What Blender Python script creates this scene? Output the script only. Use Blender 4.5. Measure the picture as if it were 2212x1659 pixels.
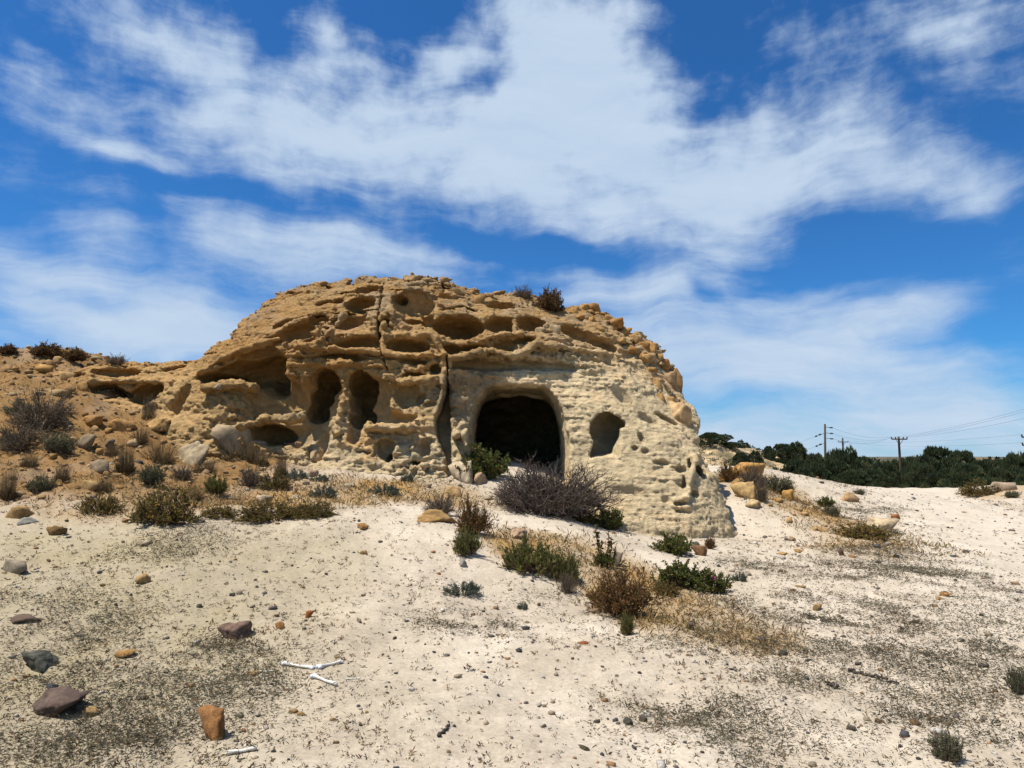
import bpy, bmesh, math, random
import numpy as np, time
_t0 = time.time()
def tick(n): print('TICK', n, round(time.time() - _t0, 1), flush=True)
from mathutils import Vector, Matrix

R = math.radians
random.seed(7)
rng = np.random.default_rng(11)
scene = bpy.context.scene
for o in list(bpy.data.objects):
    bpy.data.objects.remove(o, do_unlink=True)
COL = scene.collection

# ------------------------------------------------------------------ camera
# picture measurements are noted on a 2212 x 1659 grid of the photograph
PW, PH = 2212.0, 1659.0
HFOV = R(75.0)
FPX = (PW / 2) / math.tan(HFOV / 2)
PITCH = math.atan(155.5 / FPX)
EYE = 1.6
cam_d = bpy.data.cameras.new('camera')
cam_d.sensor_fit = 'HORIZONTAL'
cam_d.angle = HFOV
cam_d.clip_start = 0.05
cam_d.clip_end = 9000
cam = bpy.data.objects.new('camera', cam_d)
COL.objects.link(cam)
cam.location = (0, 0, EYE)
cam.rotation_euler = (math.pi / 2 + PITCH, 0, 0)
scene.camera = cam

# ------------------------------------------------------------------ light
SUN_EL = R(66.0)
SUN_AZ = R(-106.0)        # from +Y (away from the camera), negative = to the left
sd = Vector((math.sin(SUN_AZ) * math.cos(SUN_EL), math.cos(SUN_AZ) * math.cos(SUN_EL), math.sin(SUN_EL)))
sun_d = bpy.data.lights.new('sun', 'SUN')
sun_d.energy = 5.0
sun_d.angle = R(0.53)
sun_d.color = (1.0, 0.955, 0.88)
sun = bpy.data.objects.new('sun', sun_d)
COL.objects.link(sun)
sun.rotation_euler = sd.to_track_quat('Z', 'Y').to_euler()
sun.location = (0, 0, 30)

vs = scene.view_settings
scene.display_settings.display_device = 'sRGB'
vs.view_transform = 'Standard'
vs.look = 'None'
vs.exposure = 0.45
vs.gamma = 1.0
vs.use_curve_mapping = False
scene.render.engine = 'CYCLES'
scene.cycles.max_bounces = 4
scene.cycles.diffuse_bounces = 1
scene.cycles.use_denoising = True

# ------------------------------------------------------------------ pixel <-> world
def ray(u, v):
    dx = (u - PW / 2) / FPX
    a = -(v - PH / 2) / FPX
    y = math.cos(PITCH) - a * math.sin(PITCH)
    z = math.sin(PITCH) + a * math.cos(PITCH)
    return dx / y, z / y            # x and z per metre of depth

def at(u, v, y):
    a, b = ray(u, v)
    return (a * y, y, EYE + b * y)

def to_px(x, y, z):
    zz = z - EYE
    fwd = y * math.cos(PITCH) + zz * math.sin(PITCH)
    up = -y * math.sin(PITCH) + zz * math.cos(PITCH)
    fwd = np.maximum(fwd, 0.05)
    return PW / 2 + FPX * x / fwd, PH / 2 - FPX * up / fwd

# ------------------------------------------------------------------ sky
def build_world():
    w = bpy.data.worlds.new('World')
    scene.world = w
    w.use_nodes = True
    nt = w.node_tree
    N, L = nt.nodes, nt.links
    N.clear()
    out = N.new('ShaderNodeOutputWorld')
    bg = N.new('ShaderNodeBackground')
    bg.inputs['Strength'].default_value = 0.072
    L.new(bg.outputs[0], out.inputs[0])
    sky = N.new('ShaderNodeTexSky')
    sky.sky_type = 'NISHITA'
    sky.sun_disc = False
    sky.sun_elevation = SUN_EL
    sky.sun_rotation = SUN_AZ
    sky.air_density = 1.0
    sky.dust_density = 0.1
    sky.ozone_density = 1.6
    sky.altitude = 50
    gam = N.new('ShaderNodeMixRGB'); gam.blend_type = 'MULTIPLY'; gam.inputs[0].default_value = 1.0
    gam.inputs[2].default_value = (.25, .72, 1.22, 1)
    L.new(sky.outputs[0], gam.inputs[1])

    tc = N.new('ShaderNodeTexCoord')
    sep = N.new('ShaderNodeSeparateXYZ')
    L.new(tc.outputs['Generated'], sep.inputs[0])

    def math_n(op, a, b=None, c=None, clamp=False):
        n = N.new('ShaderNodeMath'); n.operation = op; n.use_clamp = clamp
        for i, val in enumerate((a, b, c)):
            if val is None: continue
            if isinstance(val, (int, float)): n.inputs[i].default_value = val
            else: L.new(val, n.inputs[i])
        return n.outputs[0]
    az = math_n('ARCTAN2', sep.outputs[0], sep.outputs[1])
    el = math_n('ARCSINE', sep.outputs[2])
    comb = N.new('ShaderNodeCombineXYZ')
    L.new(az, comb.inputs[0]); L.new(el, comb.inputs[1])

    # domain warp so that cloud edges fray
    wn = N.new('ShaderNodeTexNoise'); wn.inputs['Scale'].default_value = 5.0
    wn.inputs['Detail'].default_value = 4.0
    L.new(comb.outputs[0], wn.inputs['Vector'])
    wsub = N.new('ShaderNodeVectorMath'); wsub.operation = 'SUBTRACT'
    L.new(wn.outputs['Color'], wsub.inputs[0]); wsub.inputs[1].default_value = (0.5, 0.5, 0.5)
    wsc = N.new('ShaderNodeVectorMath'); wsc.operation = 'MULTIPLY'
    L.new(wsub.outputs[0], wsc.inputs[0]); wsc.inputs[1].default_value = (0.22, 0.10, 0)
    wadd = N.new('ShaderNodeVectorMath'); wadd.operation = 'ADD'
    L.new(comb.outputs[0], wadd.inputs[0]); L.new(wsc.outputs[0], wadd.inputs[1])
    P = wadd.outputs[0]

    def azel(u, v):
        a, b = ray(u, v)
        n = math.sqrt(a * a + 1 + b * b)
        return math.atan2(a, 1.0), math.asin(b / n)

    blobs = [
        # u, v, ru, rv, angle (clockwise in the picture), weight
        (230, 300, 260, 38, 9, .82), (560, 285, 270, 105, 8, .84), (880, 300, 310, 125, 6, .90),
        (1240, 300, 350, 190, 6, .95), (1500, 395, 250, 110, 12, .70), (1240, 120, 260, 170, 10, .85),
        (1130, 40, 150, 80, 0, .35), (1640, 330, 190, 130, 20, .45), (1600, 480, 150, 55, 18, .55),
        (1200, 440, 260, 45, 10, .35), (955, 110, 75, 75, 0, .5),
        (1960, 400, 240, 75, 10, .70), (2090, 450, 160, 55, -5, .55), (1800, 330, 150, 90, 0, .45),
        (330, 40, 330, 80, 6, .62), (80, 150, 260, 80, 8, .30), (480, 150, 300, 80, 8, .26),
        (760, 110, 150, 80, 10, .36), (730, 40, 90, 60, 0, .2),
        (60, 580, 200, 70, 22, .62), (330, 640, 320, 110, 10, .66), (150, 720, 360, 85, 0, .62),
        (620, 530, 260, 52, 11, .62), (840, 560, 210, 60, 17, .72), (640, 590, 200, 60, 10, .6), (450, 720, 250, 60, 0, .55),
        (1380, 590, 210, 70, -3, .70), (1520, 565, 110, 50, 0, .42), (1340, 680, 170, 75, 0, .55),
        (1700, 655, 330, 52, 4, .52), (1700, 750, 420, 75, 2, .72), (1720, 840, 460, 75, 0, .62),
        (1960, 680, 220, 42, -6, .42), (2060, 850, 280, 80, 0, .48), (1520, 760, 190, 80, 0, .5),
        (1930, 170, 330, 220, 0, .36), (2100, 40, 250, 80, 10, .42), (1700, 50, 120, 60, 0, .18),
        (700, 500, 700, 26, 8, .22), (1000, 470, 500, 22, 8, .2), (200, 470, 420, 40, 10, .25), (1900, 610, 300, 18, -4, .3), (150, 400, 300, 30, 9, .15),
        (600, 960, 1700, 80, 0, .62), (1800, 960, 1700, 80, 0, .62),
        # gaps
        (1010, 205, 80, 46, -15, -.6), (850, 35, 110, 60, 0, -.45), (1560, 110, 90, 130, -25, -.35),
        (500, 430, 330, 45, 8, -.25), (1930, 570, 230, 60, 0, -.45), (1250, 545, 260, 36, 10, -.42),
        (1500, 640, 60, 22, 20, -.35), (160, 640, 120, 20, 15, -.35),
    ]
    total = None
    for (u, v, ru, rv, ang, wt) in blobs:
        a, e = azel(u, v)
        ca = math.cos(a)
        mp = N.new('ShaderNodeMapping'); mp.vector_type = 'TEXTURE'
        mp.inputs['Location'].default_value = (a, e, 0)
        mp.inputs['Rotation'].default_value = (0, 0, -R(ang))
        mp.inputs['Scale'].default_value = (1.25 * ru / FPX * ca * ca, 1.25 * rv / FPX * ca, 1)
        L.new(P, mp.inputs['Vector'])
        ln = N.new('ShaderNodeVectorMath'); ln.operation = 'LENGTH'
        L.new(mp.outputs[0], ln.inputs[0])
        mr = N.new('ShaderNodeMapRange'); mr.interpolation_type = 'SMOOTHSTEP'
        L.new(ln.outputs['Value'], mr.inputs['Value'])
        mr.inputs['From Min'].default_value = 0.0; mr.inputs['From Max'].default_value = 1.25
        mr.inputs['To Min'].default_value = wt; mr.inputs['To Max'].default_value = 0.0
        total = mr.outputs[0] if total is None else math_n('ADD', total, mr.outputs[0])

    # the same broken cover goes on round the rest of the sky
    rest = N.new('ShaderNodeTexNoise'); rest.inputs['Scale'].default_value = 2.2; rest.inputs['Detail'].default_value = 3
    L.new(tc.outputs['Generated'], rest.inputs['Vector'])
    restv = N.new('ShaderNodeMapRange')
    L.new(rest.outputs['Fac'], restv.inputs['Value'])
    restv.inputs['From Min'].default_value = .38; restv.inputs['From Max'].default_value = .62
    restv.inputs['To Min'].default_value = 0; restv.inputs['To Max'].default_value = .8
    absaz = math_n('ABSOLUTE', az)
    o1 = N.new('ShaderNodeMapRange'); L.new(absaz, o1.inputs['Value'])
    o1.inputs['From Min'].default_value = .70; o1.inputs['From Max'].default_value = 1.0
    o2 = N.new('ShaderNodeMapRange'); L.new(el, o2.inputs['Value'])
    o2.inputs['From Min'].default_value = .60; o2.inputs['From Max'].default_value = .85
    om = math_n('MAXIMUM', o1.outputs[0], o2.outputs[0])
    total = math_n('ADD', total, math_n('MULTIPLY', om, restv.outputs[0]))

    # streaky fibres + puffs
    mp = N.new('ShaderNodeMapping'); mp.inputs['Rotation'].default_value = (0, 0, R(9)); mp.inputs['Scale'].default_value = (4.2, 20, 1)
    L.new(P, mp.inputs['Vector'])
    n1 = N.new('ShaderNodeTexNoise'); n1.inputs['Scale'].default_value = 1.0; n1.inputs['Detail'].default_value = 12; n1.inputs['Roughness'].default_value = .62
    L.new(mp.outputs[0], n1.inputs['Vector'])
    n2 = N.new('ShaderNodeTexNoise'); n2.inputs['Scale'].default_value = 15.0; n2.inputs['Detail'].default_value = 6; n2.inputs['Roughness'].default_value = .55
    L.new(comb.outputs[0], n2.inputs['Vector'])
    s1 = math_n('MULTIPLY_ADD', n1.outputs['Fac'], 1.0, -.5)
    # puffs stronger higher up
    pz = N.new('ShaderNodeMapRange'); L.new(el, pz.inputs['Value'])
    pz.inputs['From Min'].default_value = .16; pz.inputs['From Max'].default_value = .48
    pz.inputs['To Min'].default_value = .25; pz.inputs['To Max'].default_value = 1.7
    s2 = math_n('MULTIPLY', math_n('MULTIPLY_ADD', n2.outputs['Fac'], 1.0, -.5), pz.outputs[0])
    val = math_n('ADD', total, math_n('ADD', math_n('MULTIPLY', s1, 1.45), s2))
    dens = N.new('ShaderNodeMapRange'); dens.interpolation_type = 'SMOOTHSTEP'
    L.new(val, dens.inputs['Value'])
    dens.inputs['From Min'].default_value = .02; dens.inputs['From Max'].default_value = 1.2
    dens.inputs['To Min'].default_value = 0.0; dens.inputs['To Max'].default_value = 0.97
    # thicker middles are a little greyer
    cc = N.new('ShaderNodeMixRGB')
    L.new(n1.outputs['Fac'], cc.inputs[0])
    cc.inputs[1].default_value = (4.4, 5.9, 8.0, 1)
    cc.inputs[2].default_value = (6.6, 7.7, 9.0, 1)
    mix = N.new('ShaderNodeMixRGB')
    L.new(dens.outputs[0], mix.inputs[0])
    L.new(gam.outputs[0], mix.inputs[1]); L.new(cc.outputs[0], mix.inputs[2])
    L.new(mix.outputs[0], bg.inputs['Color'])
    w.cycles.sampling_method = 'MANUAL'
    w.cycles.sample_map_resolution = 512
build_world()

# ------------------------------------------------------------------ noise (numpy value noise)
_T = np.random.default_rng(3).random(64 ** 3).astype(np.float32)
def vnoise(x, y, z, off=0):
    x = x.astype(np.float32) + 1000 + off * 7.31; y = y.astype(np.float32) + 1000 + off * 3.17; z = z.astype(np.float32) + 1000 + off * 5.77
    xi = np.floor(x).astype(np.int32); yi = np.floor(y).astype(np.int32); zi = np.floor(z).astype(np.int32)
    fx = x - xi; fy = y - yi; fz = z - zi
    fx = fx * fx * (3 - 2 * fx); fy = fy * fy * (3 - 2 * fy); fz = fz * fz * (3 - 2 * fz)
    x0 = (xi & 63) << 12; x1 = ((xi + 1) & 63) << 12
    y0 = (yi & 63) << 6; y1 = ((yi + 1) & 63) << 6
    z0 = zi & 63; z1 = (zi + 1) & 63
    a = _T[x0 + y0 + z0] * (1 - fz) + _T[x0 + y0 + z1] * fz
    b = _T[x0 + y1 + z0] * (1 - fz) + _T[x0 + y1 + z1] * fz
    c = _T[x1 + y0 + z0] * (1 - fz) + _T[x1 + y0 + z1] * fz
    d = _T[x1 + y1 + z0] * (1 - fz) + _T[x1 + y1 + z1] * fz
    a = a * (1 - fy) + b * fy
    c = c * (1 - fy) + d * fy
    return a * (1 - fx) + c * fx - 0.5
def fbm(x, y, z, octs=4, off=0, gain=.5):
    s = 0; a = 1.0; f = 1.0
    for i in range(octs):
        s = s + a * vnoise(x * f, y * f, z * f, off + i)
        a *= gain; f *= 2.03
    return s
def sstep(a, b, x):
    t = np.clip((x - a) / (b - a), 0, 1)
    return t * t * (3 - 2 * t)

# ------------------------------------------------------------------ mesh helpers
ALB = .70        # albedo scale for the chosen exposure
RAW = []
def mesh_np(name, V, F, mat=None, smooth=False, col=None, extra=None):
    """V (n,3); F list of (m,k) index arrays"""
    if not isinstance(F, (list, tuple)): F = [F]
    F = [f for f in F if len(f)]
    me = bpy.data.meshes.new(name)
    me.vertices.add(len(V)); me.vertices.foreach_set('co', np.ascontiguousarray(V, dtype=np.float32).ravel())
    nl = sum(f.size for f in F); npoly = sum(len(f) for f in F)
    me.loops.add(nl); me.loops.foreach_set('vertex_index', np.concatenate([f.ravel() for f in F]).astype(np.int32))
    sizes = np.concatenate([np.full(len(f), f.shape[1]) for f in F])
    starts = np.concatenate([[0], np.cumsum(sizes)[:-1]]).astype(np.int32)
    me.polygons.add(npoly); me.polygons.foreach_set('loop_start', starts)
    if smooth: me.polygons.foreach_set('use_smooth', np.ones(npoly, dtype=bool))
    if col is not None:
        c = np.ones((len(V), 4), dtype=np.float32); c[:, :3] = np.asarray(col) * (1.0 if mat in RAW else ALB)
        at_ = me.color_attributes.new('Col', 'FLOAT_COLOR', 'POINT')
        at_.data.foreach_set('color', c.ravel())
    if extra:
        for k, arr in extra.items():
            a_ = me.attributes.new(k, 'FLOAT', 'POINT'); a_.data.foreach_set('value', np.ascontiguousarray(arr, dtype=np.float32))
    me.update(calc_edges=True); me.validate()
    if mat: me.materials.append(mat)
    return me
def link(name, me, parent=None, loc=(0, 0, 0), rot=(0, 0, 0), scale=(1, 1, 1)):
    o = bpy.data.objects.new(name, me)
    COL.objects.link(o)
    o.location = loc; o.rotation_euler = rot; o.scale = scale
    if parent: o.parent = parent
    return o
def tag(o, label, cat=None, group=None, kind=None):
    if label: o['label'] = label
    if cat: o['category'] = cat
    if group: o['group'] = group
    if kind: o['kind'] = kind
    return o
def cat_mesh(parts):
    """join [(V, F3, C)] triangle soups"""
    n = 0; Vs = []; Fs = []; Cs = []
    for V, F, C in parts:
        Vs.append(V); Fs.append(F + n); Cs.append(np.broadcast_to(C, (len(V), 3))); n += len(V)
    return np.concatenate(Vs), np.concatenate(Fs), np.concatenate(Cs)

# ------------------------------------------------------------------ materials
def new_mat(name):
    m = bpy.data.materials.new(name); m.use_nodes = True
    nt = m.node_tree; b = nt.nodes['Principled BSDF']
    b.inputs['Specular IOR Level'].default_value = .25
    return m, nt, nt.nodes, nt.links, b
def attr_mat(name, rough=.9, var=.35, vscale=30, bump=0, bscale=80, obj_col=False, transl=0.0):
    m, nt, N, L, b = new_mat(name)
    if obj_col:
        src = N.new('ShaderNodeObjectInfo').outputs['Color']
        a2 = N.new('ShaderNodeAttribute'); a2.attribute_name = 'Col'
        mm = N.new('ShaderNodeMixRGB'); mm.blend_type = 'MULTIPLY'; mm.inputs[0].default_value = 1
        L.new(src, mm.inputs[1]); L.new(a2.outputs['Color'], mm.inputs[2]); src = mm.outputs[0]
    else:
        a = N.new('ShaderNodeAttribute'); a.attribute_name = 'Col'; src = a.outputs['Color']
    tc = N.new('ShaderNodeTexCoord')
    n = N.new('ShaderNodeTexNoise'); n.inputs['Scale'].default_value = vscale; n.inputs['Detail'].default_value = 6
    L.new(tc.outputs['Object'], n.inputs['Vector'])
    mr = N.new('ShaderNodeMapRange'); L.new(n.outputs['Fac'], mr.inputs['Value'])
    mr.inputs['From Min'].default_value = .25; mr.inputs['From Max'].default_value = .75
    mr.inputs['To Min'].default_value = 1 - var; mr.inputs['To Max'].default_value = 1 + var
    mul = N.new('ShaderNodeVectorMath'); mul.operation = 'MULTIPLY'
    L.new(src, mul.inputs[0]); L.new(mr.outputs[0], mul.inputs[1])
    L.new(mul.outputs[0], b.inputs['Base Color'])
    b.inputs['Roughness'].default_value = rough
    if bump:
        n2 = N.new('ShaderNodeTexNoise'); n2.inputs['Scale'].default_value = bscale; n2.inputs['Detail'].default_value = 8; n2.inputs['Roughness'].default_value = .65
        L.new(tc.outputs['Object'], n2.inputs['Vector'])
        bp = N.new('ShaderNodeBump'); bp.inputs['Strength'].default_value = bump; bp.inputs['Distance'].default_value = .02
        L.new(n2.outputs['Fac'], bp.inputs['Height']); L.new(bp.outputs[0], b.inputs['Normal'])
    if transl:
        out = N['Material Output']
        tr = N.new('ShaderNodeBsdfTranslucent'); L.new(mul.outputs[0], tr.inputs['Color'])
        ms = N.new('ShaderNodeMixShader'); ms.inputs[0].default_value = transl
        L.new(b.outputs[0], ms.inputs[1]); L.new(tr.outputs[0], ms.inputs[2]); L.new(ms.outputs[0], out.inputs[0])
    return m
M_PLANT = attr_mat('plant', .8, .25, 25, transl=.35)
M_TWIG = attr_mat('twig', .9, .3, 40)
M_STONE = attr_mat('stone', .92, .28, 9, bump=.7, bscale=26, obj_col=True)
RAW.append(M_STONE)
M_PEBBLE = attr_mat('pebble', .9, .2, 60)
M_WOOD = attr_mat('weathered_wood', .9, .3, 12)

# ------------------------------------------------------------------ thin-plate interpolation
def tps(P, z, lam=1e-3):
    P = np.asarray(P, float); z = np.asarray(z, float); n = len(P)
    sc = P.std(0).mean(); Q = P / sc
    r2 = ((Q[:, None] - Q[None]) ** 2).sum(-1)
    K = np.where(r2 > 0, .5 * r2 * np.log(r2 + 1e-12), 0) + lam * np.eye(n)
    A = np.zeros((n + 3, n + 3)); A[:n, :n] = K; A[:n, n] = 1; A[:n, n + 1:] = Q; A[n, :n] = 1; A[n + 1:, :n] = Q.T
    w = np.linalg.solve(A, np.concatenate([z, [0, 0, 0]]))
    def f(X, Y):
        sh = X.shape; q = np.stack([X.ravel(), Y.ravel()], -1) / sc
        out = np.zeros(len(q))
        for s in range(0, len(q), 60000):
            c = q[s:s + 60000]
            r2 = ((c[:, None] - Q[None]) ** 2).sum(-1)
            out[s:s + 60000] = (.5 * r2 * np.log(r2 + 1e-12)) @ w[:n] + w[n] + c @ w[n + 1:]
        return out.reshape(sh)
    return f

# ================================================================== TERRAIN
tp = [(-4, 1, 0), (0, 1, 0), (4, 1, 0), (-9, 1, .15), (9, 1, 0), (0, -8, 0), (-12, -8, 0), (12, -8, 0), (0, -30, 0), (-30, -20, 0), (30, -20, 0),
      (-3, 3.4, .04), (0, 3.4, 0), (3, 3.4, 0), (-2.5, 5, .14), (0, 5, .04), (3, 5, 0), (7, 5, 0), (-7, 5, .4),
      (0, 16, 1.4), (1.9, 14, .75), (3.2, 14, .3), (0, 26, 1.2), (4, 22, .8), (-4, 24, 2.4), (-9, 22, 3.7), (-14, 22, 4.3), (-22, 20, 4.5), (-12, 34, 3.0),
      (5, 18, .9), (-3.5, 16, 1.7), (-7, 16, 2.2), (-8.3, 16.2, 2.9), (-30, 40, 3), (0, 45, -.6), (30, 45, -.7), (-40, 5, 2), (45, 10, 0), (20, 14, .1)]
for (u, v, y) in [(250, 1095, 9.2), (500, 1118, 8.8), (760, 1112, 9.2), (900, 1130, 9.0), (1060, 1162, 8.7), (1200, 1230, 8.0), (1290, 1320, 6.9), (1450, 1350, 6.4),
                  (500, 1250, 6.9), (300, 1400, 5.2), (760, 1300, 6.4), (1000, 1350, 6.0),
                  (500, 1092, 10.2), (700, 1062, 11.2), (900, 1055, 11.8), (1000, 1090, 11.0), (1150, 1112, 10.8), (1300, 1147, 10.7), (1400, 1165, 10.8), (1560, 1164, 12.2),
                  (1250, 1160, 9.6), (1400, 1230, 8.6),
                  (960, 1022, 13.1), (840, 1012, 13.3), (700, 997, 13.4), (560, 985, 13.4), (450, 975, 13.2), (1130, 1006, 13.7), (1330, 1142, 11.7), (1450, 1162, 11.8),
                  (360, 955, 13.2), (260, 925, 13.3), (150, 930, 12.4), (0, 960, 11.5), (250, 1000, 11.5), (100, 1040, 10.3), (0, 1100, 9), (400, 1040, 11), (150, 1130, 8.6), (0, 1200, 7.3), (0, 1350, 5.4),
                  (0, 880, 13), (90, 865, 13.6), (150, 862, 14.0), (230, 895, 14.2), (310, 905, 14.2), (400, 920, 13.8), (0, 800, 15), (110, 797, 15.3), (0, 757, 17), (100, 764, 17), (-200, 800, 15), (-200, 1100, 9), (-300, 950, 12),
                  (1645, 1092, 13.5), (1585, 1160, 12.6), (1602, 1088, 13.4), (1625, 1070, 14.2), (1620, 1050, 15.5), (1600, 1012, 18), (1660, 1020, 18), (1700, 1060, 17), (1800, 1110, 15), (1800, 1200, 10.4), (1700, 1300, 7.3), (2000, 1300, 7.2), (2200, 1450, 5),
                  (2000, 1150, 13.5), (2200, 1100, 18), (1900, 1060, 27), (1750, 1036, 28), (1650, 1011, 30), (1940, 1062, 29), (2080, 1078, 26), (2190, 1047, 27), (2300, 1045, 28)]:
    tp.append(at(u, v, y))
tp = np.array(tp)
_tpf = tps(tp[:, :2], tp[:, 2], 2e-4)
_gs = .2; _gn = 451
_gx = -45 + np.arange(_gn) * _gs
_GG = _tpf(*np.meshgrid(_gx, _gx, indexing='ij'))
def _tps(X, Y):
    a = np.clip((X + 45) / _gs, 0, _gn - 1.001); b = np.clip((Y + 45) / _gs, 0, _gn - 1.001)
    i = a.astype(np.int32); j = b.astype(np.int32); fa = a - i; fb = b - j
    return _GG[i, j] * (1 - fa) * (1 - fb) + _GG[i + 1, j] * fa * (1 - fb) + _GG[i, j + 1] * (1 - fa) * fb + _GG[i + 1, j + 1] * fa * fb

def ground_base(X, Y):
    X = np.asarray(X, float); Y = np.asarray(Y, float)
    r = np.hypot(X, Y)
    # keep the spline inside the area it knows
    k = np.minimum(1.0, 42.0 / np.maximum(r, 1e-6))
    z = _tps(X * k, Y * k)
    # beyond the crest the land falls into a shallow valley
    far = np.where(Y > 0, -3.0, -.5)
    w = sstep(31, 78, r)
    return z * (1 - w) + far * w
def hill_mask(X, Y):
    """rough stony bank on the left"""
    return sstep(-2.2, -5.5, X + (13 - Y) * .25) * sstep(8.2, 10.5, Y)
def ground_detail(X, Y):
    Z0 = X * 0
    r = np.hypot(X, Y)
    h = hill_mask(X, Y)
    n = .10 * fbm(X * .7, Y * .7, Z0, 3, 1) + .035 * fbm(X * 3, Y * 3, Z0, 3, 9)
    n = n * (1 + 2.6 * h) + .016 * vnoise(X * 9, Y * 9, Z0, 21) * (1 + 4.5 * h) + .008 * vnoise(X * 23, Y * 23, Z0, 22) * (1 + 2 * h)
    return n * sstep(.5, 3, r) * (1 + np.clip((r - 60) / 60, 0, 8))
def ground_z(X, Y):
    X = np.asarray(X, float); Y = np.asarray(Y, float)
    return ground_base(X, Y) + ground_detail(X, Y)
def gpt(u, v, ymin=1.5, ymax=130):
    """where the line of sight through a picture point meets the ground"""
    a, b = ray(u, v)
    ys = np.geomspace(ymin, ymax, 900)
    d = (EYE + b * ys) - ground_z(a * ys, ys)
    i = np.argmax(d < 0)
    if d[i] >= 0: i = len(ys) - 1
    if i == 0: return Vector((a * ys[0], ys[0], EYE + b * ys[0]))
    t = d[i - 1] / (d[i - 1] - d[i])
    y = ys[i - 1] + t * (ys[i] - ys[i - 1])
    return Vector((a * y, y, float(ground_z(np.array([a * y]), np.array([y]))[0])))

# colour zones of the ground, by place
def seg_dist(px, py, pts):
    d = np.full(px.shape, 1e9)
    for (ax, ay), (bx, by) in zip(pts[:-1], pts[1:]):
        vx, vy = bx - ax, by - ay
        t = np.clip(((px - ax) * vx + (py - ay) * vy) / (vx * vx + vy * vy + 1e-9), 0, 1)
        d = np.minimum(d, np.hypot(px - ax - t * vx, py - ay - t * vy))
    return d
TRACK = [tuple(gpt(u, v)[:2]) for u, v in [(2400, 1330), (2260, 1200), (2130, 1130), (2010, 1085), (1950, 1064)]] + [(41, 70), (51, 86), (60, 105), (75, 150)]
GRASSY = [tuple(gpt(u, v)[:2]) for u, v in [(300, 1075), (480, 1085), (650, 1075), (820, 1060), (930, 1070)]]
GRASSY2 = [tuple(gpt(u, v)[:2]) for u, v in [(1120, 1170), (1280, 1210), (1400, 1290), (1480, 1340), (1600, 1380)]]
GRASSY4 = [at(u, 1050, 26.5)[:2] for u in (2140, 2200, 2300)]
GRASSY3 = [tuple(gpt(u, v)[:2]) for u, v in [(1625, 1040), (1660, 1070), (1700, 1085), (1780, 1110), (1830, 1140), (1880, 1170)]]
def zones(X, Y):
    Z0 = X * 0
    nz = fbm(X * .9, Y * .9, Z0, 4, 31)
    hill = np.clip(hill_mask(X, Y) + .6 * nz * (hill_mask(X, Y) > .02), 0, 1)
    track = sstep(2.4, 1.0, seg_dist(X, Y, TRACK) + nz * 1.6 - np.clip((Y - 14) * .03, 0, .6))
    grass = np.maximum.reduce([sstep(1.5, .5, seg_dist(X, Y, GRASSY) + nz * .9),
                               sstep(.95, .25, seg_dist(X, Y, GRASSY2) + nz * .8),
                               .8 * sstep(1.5, .4, seg_dist(X, Y, GRASSY3) + nz * .9), .7 * sstep(2.6, 1.0, seg_dist(X, Y, GRASSY4) + nz * 1.5)])
    yel = sstep(-.2, -3.0, X + 1.2 * nz + .15 * (Y - 5)) * sstep(10, 7.5, Y)      # yellower soil lower left
    return hill, track, grass, yel

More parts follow.
